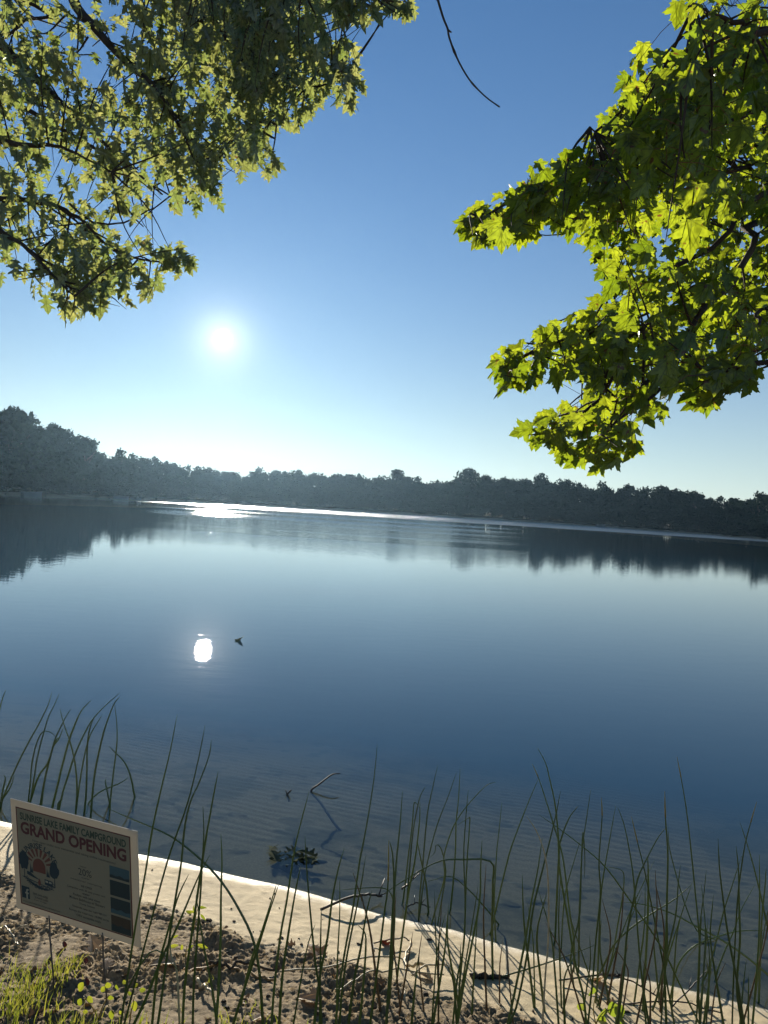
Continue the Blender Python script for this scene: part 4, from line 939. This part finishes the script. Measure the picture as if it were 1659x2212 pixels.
# branch lying in the water, one arm out of it
def wp(p, z):
    d = ray(*cC(p)); return CAMP + d*((CAM_H-z)/-d[2])
q0 = wp((372,690), 0.0)
q = resample([wp((640,1090), -.30)*np.array([1,1,0])+np.array([0,0,-.22]), wp((540,920), -.18), wp((430,760), -.06), q0, np.array(at_depth(*cC((430,640)), q0[1]+.05)), np.array(at_depth(*cC((510,580)), q0[1]+.12)), np.array(at_depth(*cC((562,574)), q0[1]+.15))], 20)
m = MB(); m.tube(q-q0, np.linspace(.012,.004,20), 6); a = q[11]-q0; m.tube([a, a+np.array([.03,0,.02])], [.005,.002], 5)
o = m.build('drowned_branch', M_twig, None, True); o.location = q0; tag(o, 'drowned branch with one thin arm rising out of the water', 'branch')
q0 = wp((215,710), 0); m = MB(); e = at_depth(*cC((245,680)), q0[1]); m.tube([np.array([0.02,.0,-.05]), np.array([0,0,0.]), (e-q0)*.6, e-q0], [.008,.008,.006,.004], 6); m.tube([np.array([0,0,0.]), np.array([-.01,0,.03])], [.005,.003], 5)
o = m.build('snag', M_twig, None, True); o.location = q0; tag(o, 'small forked snag poking out of the water left of the branch', 'snag')

def lay_leaf(name, label, half, size, px, mt, onwater=False, yaw=0, tilt=.2, lift=.006, tint=.5, z=0.0):
    P = on_water(*px) if onwater else ground_hit(*px)
    P[2] = (z+.004 if onwater else float(ground_z(P[0], P[1])) + lift)
    V, F = leaf_template(half, (.35,.2,.1)); R = rz(yaw) @ rx(tilt) @ ry(tilt*.6)
    m = MB(); m.add((V-np.array([0,.5,0]))*size @ R.T, F, tint)
    stalk = np.array([(0,-.5,0),(0.01,-.62,.02),(.03,-.75,.05)])*size; m.tube(stalk @ R.T, [.0015,.0012,.001], 4)
    o = m.build(name, mt); o.location = P; return tag(o, label, 'leaf')
lay_leaf('floating_leaf', 'single curled leaf on the calm water right of the sun\'s reflection', MAPLE, .15, (519,1384), leaf_mat('floating_leaf', (.10,.125,.095),(.11,.135,.10),((.05,.065,.04),(.05,.065,.04)),.3,.1), True, -2.6, .75, tint=.5, z=.03)
for i, (px, lab, mt, sz_, yaw, tl) in enumerate([((680,2055),'orange-brown leaf lying where smooth sand turns lumpy, middle',M_dead,.10,.6,.25),((832,2040),'dark red leaf caught on the thin twig on smooth sand',M_redleaf,.09,2.2,.9),
   ((665,2160),'pale dry leaf low in the middle beside dark bark',M_dead,.09,1.4,.2),((205,2060),'large dark curled leaf lying under the sign\'s lower edge',M_dead,.13,.5,.6),((355,2090),'pale dead leaf among rush feet right of the sign',M_dead,.10,1.9,.35),
   ((1290,2120),'white dead leaf folded over the broad-leaved plant',M_dead,.10,2.6,.9),((1320,2170),'pale dead leaf at the foot of the broad-leaved plant',M_dead,.08,1.0,.9),((230,2105),'bleached leaf scrap between the two sign stakes',M_dead,.07,.2,.3),((920,2115),'brown leaf scrap under the short bent straw',M_dead,.06,1.2,.5),((560,2205),'pale leaf at the bottom edge among grass',M_dead,.08,2.5,.4)]):
    lay_leaf('fallen_leaf', lab, OAK if i % 2 else MAPLE, sz_, px, mt, False, yaw, tl, .012, tint=.25+.15*(i % 5))
# floating clump of drowned oak leaves
P = on_water(*cC((230,1120))); clump = empty('leaf_clump', tuple(P)); tag(clump, 'clump of drowned leaves breaking the surface off the sand', 'leaf clump')
M_wetleaf = leaf_mat('wet_leaf', (.05,.06,.04),(.10,.11,.075),((.05,.06,.02),(.06,.07,.03)),.2,.0,.35)
for k, (dx, dy, s, yaw, tl, z) in enumerate([(-.10,-.03,.16,.4,.35,.0),(.06,.0,.20,2.3,.15,-.01),(.14,.05,.17,1.2,.3,.0),(.02,.10,.18,-.6,.2,-.015),(-.14,.12,.12,2.9,.5,.0),(.0,-.08,.15,-1.4,.2,-.02),(.17,-.02,.15,3.0,.25,-.01)]):
    V, F = leaf_template(OAK, (.35,.2,.1)); R = rz(yaw) @ rx(tl) @ ry(tl*.5); m = MB(); m.add((V-np.array([0,.5,0]))*s*.75 @ R.T + np.array([dx*.8,dy*.8,z+.016]), F, rng.random()); m.build('leaf', M_wetleaf, clump)
m = MB(); v, f = [], []
for i in range(40):
    a = 6.283*i/40; rr = .13*(1+.25*math.sin(3*a+1)+.2*math.sin(7*a)); v.append((.03+rr*math.cos(a)*1.1, .0+rr*math.sin(a)*.8, -.028))
m.add(v + [(x*.6, y*.6, -.012) for x, y, _ in v], [tuple(range(40,80))]+[(i,(i+1)%40,40+(i+1)%40,40+i) for i in range(40)]); m.build('weed_mat', principled('weed', (.018,.024,.018), 1, 0, .4, 40), clump)

# ------------------------------------------------------------------ plants on the bank
def plant(name, label, stems, leaves, mt, cat='seedling', stemmat=None, halfshape=None):
    """stems: pixel paths from root up; leaves: (px, size, tip vector)"""
    g = ground_hit(*stems[0][0]); base = g.copy(); root = empty(name, tuple(base)); tag(root, label, cat)
    m = MB(); y = g[1]
    for st in stems:
        q = resample(np.vstack([g+np.array([0,0,-.02]), [at_depth(u, v, y) for u, v in st]]) , 9); m.tube(q-base, np.linspace(.0035,.0015,9), 5)
    m.build('stem', stemmat or M_yellow, root, True)
    for (u, v, s, tx, tz) in leaves:
        P = at_depth(u, v, y+rng.normal()*.03); V, F = leaf_template(halfshape if halfshape is not None else OVAL, (.2,.25,.1))
        R = orient(np.array([[tx, rng.normal()*.3, tz]]), np.array([[rng.normal()*.3,-1,.5]]))[0]; m = MB(); m.add(V*s*.68 @ R + (P-base), F, rng.random()); m.build('leaf', mt, root)
OVAL = half([(0,0),(.12,.06),(.26,.20),(.33,.38),(.31,.55),(.24,.72),(.13,.88),(0,1.0)])
LANCE = half([(0,0),(.06,.08),(.13,.25),(.16,.42),(.13,.62),(.07,.82),(0,1.0)])
def c5(p): return (.3307*p[0], 1920.2+.3307*p[1])
plant('seedling', 'yellow-green round-leaved seedling low in front of the sign', [[c5((640,850)),c5((600,770)),c5((545,700))],[c5((645,850)),c5((670,770)),c5((715,690))]],
  [(*c5((545,610)),.055,-.5,-1),(*c5((530,715)),.045,-.3,-1),(*c5((575,700)),.04,.6,-.6),(*c5((720,695)),.045,.1,-1),(*c5((715,765)),.03,-.4,-.4),(*c5((730,790)),.045,.1,-1),(*c5((760,625)),.035,.2,-1),(*c5((800,605)),.03,.9,.2),(*c5((540,800)),.03,.5,-.2),(*c5((545,840)),.03,0,-1),(*c5((700,610)),.05,.2,-1),(*c5((690,640)),.04,-.5,-.5)], M_seed)
plant('seedling', 'small yellowish seedling right of the round-leaved one, by rush feet', [[c5((850,850)),c5((860,780)),c5((880,700))]],
  [(*c5((870,640)),.03,.6,.2),(*c5((880,730)),.05,.1,-1),(*c5((910,660)),.035,.8,-.2),(*c5((860,690)),.03,-.8,.1),(*c5((780,795)),.03,.5,-.6)], M_seed)
plant('willow_sprout', 'little sprout with pointed leaves on smooth sand right of sign, upper one', [[cB((1150,1450)),cB((1160,1380)),cB((1175,1320))]],
  [(*cB((1140,1352)),.07,-1,-.05),(*cB((1160,1350)),.045,-.7,.5),(*cB((1190,1355)),.055,.7,-.6),(*cB((1175,1315)),.06,1,.1),(*cB((1150,1340)),.04,-.2,.8)], M_seed, halfshape=LANCE)
plant('willow_sprout', 'little sprout with pointed leaves on lumpy sand, lower one by rush feet', [[cB((1100,1640)),cB((1105,1580)),cB((1110,1545))]],
  [(*cB((1060,1540)),.07,-1,-.15),(*cB((1080,1535)),.06,.0,-1),(*cB((1150,1540)),.05,-.6,-.4),(*cB((1170,1535)),.075,1,-.4),(*cB((1060,1480)),.045,-.6,-.4)], M_seed, halfshape=LANCE)
plant('broad_leaved_plant', 'dark broad-leaved plant between rushes at the bottom right', [[cD((560,1835)),cD((590,1780)),cD((640,1730))],[cD((560,1835)),cD((545,1740)),cD((560,1640))]],
  [(*cD((660,1690)),.11,.3,-1),(*cD((620,1730)),.10,-.2,-1),(*cD((690,1700)),.10,.5,-1),(*cD((545,1600)),.08,-.1,-1),(*cD((480,1700)),.07,-.4,-1),(*cD((600,1770)),.09,-.1,-1),(*cD((690,1780)),.10,.4,-.7)], leaf_mat('broad_leaf', (.03,.055,.015),(.06,.09,.02),((.20,.28,.02),(.30,.36,.03)),.5,.05), 'plant', M_yellow)
# red leaflets
for px, lab in (((183,2097),'small red leaf among grass between the stakes, left one'),((186,2147),'small red leaf above the round-leaved seedling'),((138,2060),'small reddish leaf just right of the left sign stake')):
    lay_leaf('red_leaf', lab, OVAL, .032, px, M_redleaf, False, .5, .7, .03)
# grass
def grass_patch(name, mt, count, where, hmin, hmax, wid):
    V, F, T = [], [], []; m = MB(); k = 0
    while k < count:
        x, y = r4.uniform(-2.2,1.9), r4.uniform(1.75,3.7); dns = where(x, y)
        if r4.random() > dns: continue
        tuft = r4.integers(4, 9); z = float(ground_z(x, y)); 
        for _ in range(tuft):
            h = r4.uniform(hmin, hmax)*(.5+.5*dns); a = r4.uniform(0, 6.283); ln = r4.uniform(.1,.75)*h; w = wid*r4.uniform(.6,1.3)
            b0 = np.array([x+r4.normal()*.02, y+r4.normal()*.02, z-.01]); dr_ = np.array([math.cos(a), math.sin(a), 0]); sd = np.array([-dr_[1]*.4+.9, dr_[0]*.4, 0]); sd /= np.linalg.norm(sd)
            c = [b0 + dr_*ln*t*t + np.array([0,0,h*t*(1-.25*t*ln/h)]) for t in (0,.35,.7,1)]
            vs = []
            for q, ww in zip(c, (1,.9,.6,.05)): vs += [q-sd*w*ww, q+sd*w*ww]
            m.add(vs, [(0,1,3,2),(2,3,5,4),(4,5,7,6)], r4.random()); k += 1
    return m.build(name, mt)
def gdens(x, y):
    s = float(shore_s(x, y)); c = float(fbm(np.array(x*1.7), np.array(y*1.7), 91, 2))
    d = float(sstep(1.10, 1.75, s))*(.35 + .65*float(sstep(.2, -1.0, x)))*float(sstep(.34, .56, c))
    d = max(d, .55*float(sstep(1.35, 1.6, s))*float(sstep(.42,.5,c))*float(sstep(.9, -.6, x)))
    return d
tag(grass_patch('grass', M_grass, 5600, gdens, .03, .16, .0017), 'green and yellow grass growing over the bank at lower left', 'grass', kind='stuff')
# bits of old leaf trodden into the soil
m = MB(); k = 0
while k < 170:
    x, y = r4.uniform(-2.1,1.7), r4.uniform(1.9,3.9); s = float(shore_s(x, y))
    if s < .62 or r4.random() > .3+.7*float(sstep(.8, 1.6, s)): continue
    z = float(ground_z(x, y)); V, F = leaf_template(OAK if k % 3 else OVAL, (.5,.3,.3)); R = rz(r4.uniform(0,6.28)) @ rx(r4.normal()*.5) @ ry(r4.normal()*.5)
    m.add((V-np.array([0,.5,0]))*r4.uniform(.02,.055) @ R.T + np.array([x,y,z+.006]), F, r4.random()); k += 1
tag(m.build('leaf_litter', leaf_mat('litter_leaf', (.05,.030,.015),(.19,.13,.075),((.05,.03,.012),(.12,.07,.03)),.25,.03)), 'old brown leaf bits scattered over the lumpy soil', 'litter', kind='stuff')
# scraps of bark, seeds and pebbles on the sand
m = MB(); k = 0
while k < 420:
    x, y = r4.uniform(-2.2,1.9), r4.uniform(2.0,4.6); s = float(shore_s(x, y))
    if s < .12 or (s < .55 and r4.random() > .16): continue
    z = float(ground_z(x, y)); a = r4.uniform(.003,.010)*(2.0 if r4.random() < .08 else 1)
    n = 7; th = np.sort(r4.uniform(0,6.28,n)); e = r4.uniform(.5,1.8)
    ring = [(x+a*e*math.cos(t), y+a*math.sin(t), z-.002+r4.uniform(0,.003)) for t in th]; top = [(x+.6*(p[0]-x), y+.6*(p[1]-y), z+a*.8) for p in ring]
    m.add(ring+top, [tuple(range(n,2*n))]+[(i,(i+1)%n,n+(i+1)%n,n+i) for i in range(n)], r4.random()); k += 1
tag(m.build('debris', principled('bark_scraps', (.06,.045,.03), .85, .3, .6, 15)), 'dark scraps of bark and seeds strewn over the sand', 'debris', kind='stuff')

# ------------------------------------------------------------------ boats at the far bank
def boat(u, v, length, label, tent=False, rot=.3):
    d = ray(u, v); aa = math.degrees(math.atan2(d[0], d[1])); r = float(far_d(aa)) - 1.6
    t = empty('moored_boat', (r*math.sin(math.radians(aa)), r*math.cos(math.radians(aa)), 0)); t.rotation_euler = (0,0,rot); tag(t, label, 'boat', 'boats moored along the far bank')
    m = MB(); st = np.linspace(-1, 1, 9); v_ = []
    for s in st:
        w = .75*math.sqrt(max(0.02, 1-max(0, s)**2.2*.98)); x = s*length/2
        v_ += [(x,-w,.55+.15*max(0,s)),(x,-w*.7,-.1),(x,w*.7,-.1),(x,w,.55+.15*max(0,s))]
    f = []
    for i in range(8):
        for k in range(3): f.append((i*4+k, i*4+k+1, (i+1)*4+k+1, (i+1)*4+k))
    f += [(0,1,2,3), (35,34,33,32)]
    m.add(v_, f); m.build('hull', principled('boat_hull', (.20,.21,.21), .4, .5, .05), t)
    m = MB()
    for x in (-.25,.15): m.box((x*length-.15,-.62,.30),(x*length+.15,.62,.36))
    m.build('seat', principled('boat_seat', (.35,.30,.25), .6, .3), t)
    if tent:
        m = MB(); m.box((-length*.3,-.9,1.7),(length*.2,.9,1.78))
        for x in (-.28,.18):
            for y in (-.8,.8): m.tube([(x*length,y,.4),(x*length,y,1.7)], .04, 6)
        m.build('canopy', principled('boat_canopy', (.7,.68,.66), .6, .3), t)
boat(262, 1070, 3.0, 'pale boat moored at the far bank left of the sun glitter, left one', False)
boat(295, 1074, 2.4, 'pale boat moored at the far bank left of the sun glitter, right one', False, -.4)
boat(70, 1062, 3.4, 'pale boat pulled up under the hillside wood at far left', False, .9)
boat(1298, 1137, 2.6, 'pale pontoon boat tiny at the far bank below the maple', False, .1)

# ------------------------------------------------------------------ the morning air
m = MB(); m.box((-408,-18,-6.5),(408,432,28))
mz, N, L = mat('haze_air'); o = N.new('ShaderNodeOutputMaterial'); pv = N.new('ShaderNodeVolumePrincipled')
pv.inputs['Color'].default_value = (.42,.70,1.0,1); pv.inputs['Density'].default_value = .00010; pv.inputs['Anisotropy'].default_value = .75
L.new(pv.outputs[0], o.inputs['Volume'])
tag(m.build('haze', mz), 'pale morning haze lying over the lake', 'haze', kind='stuff')
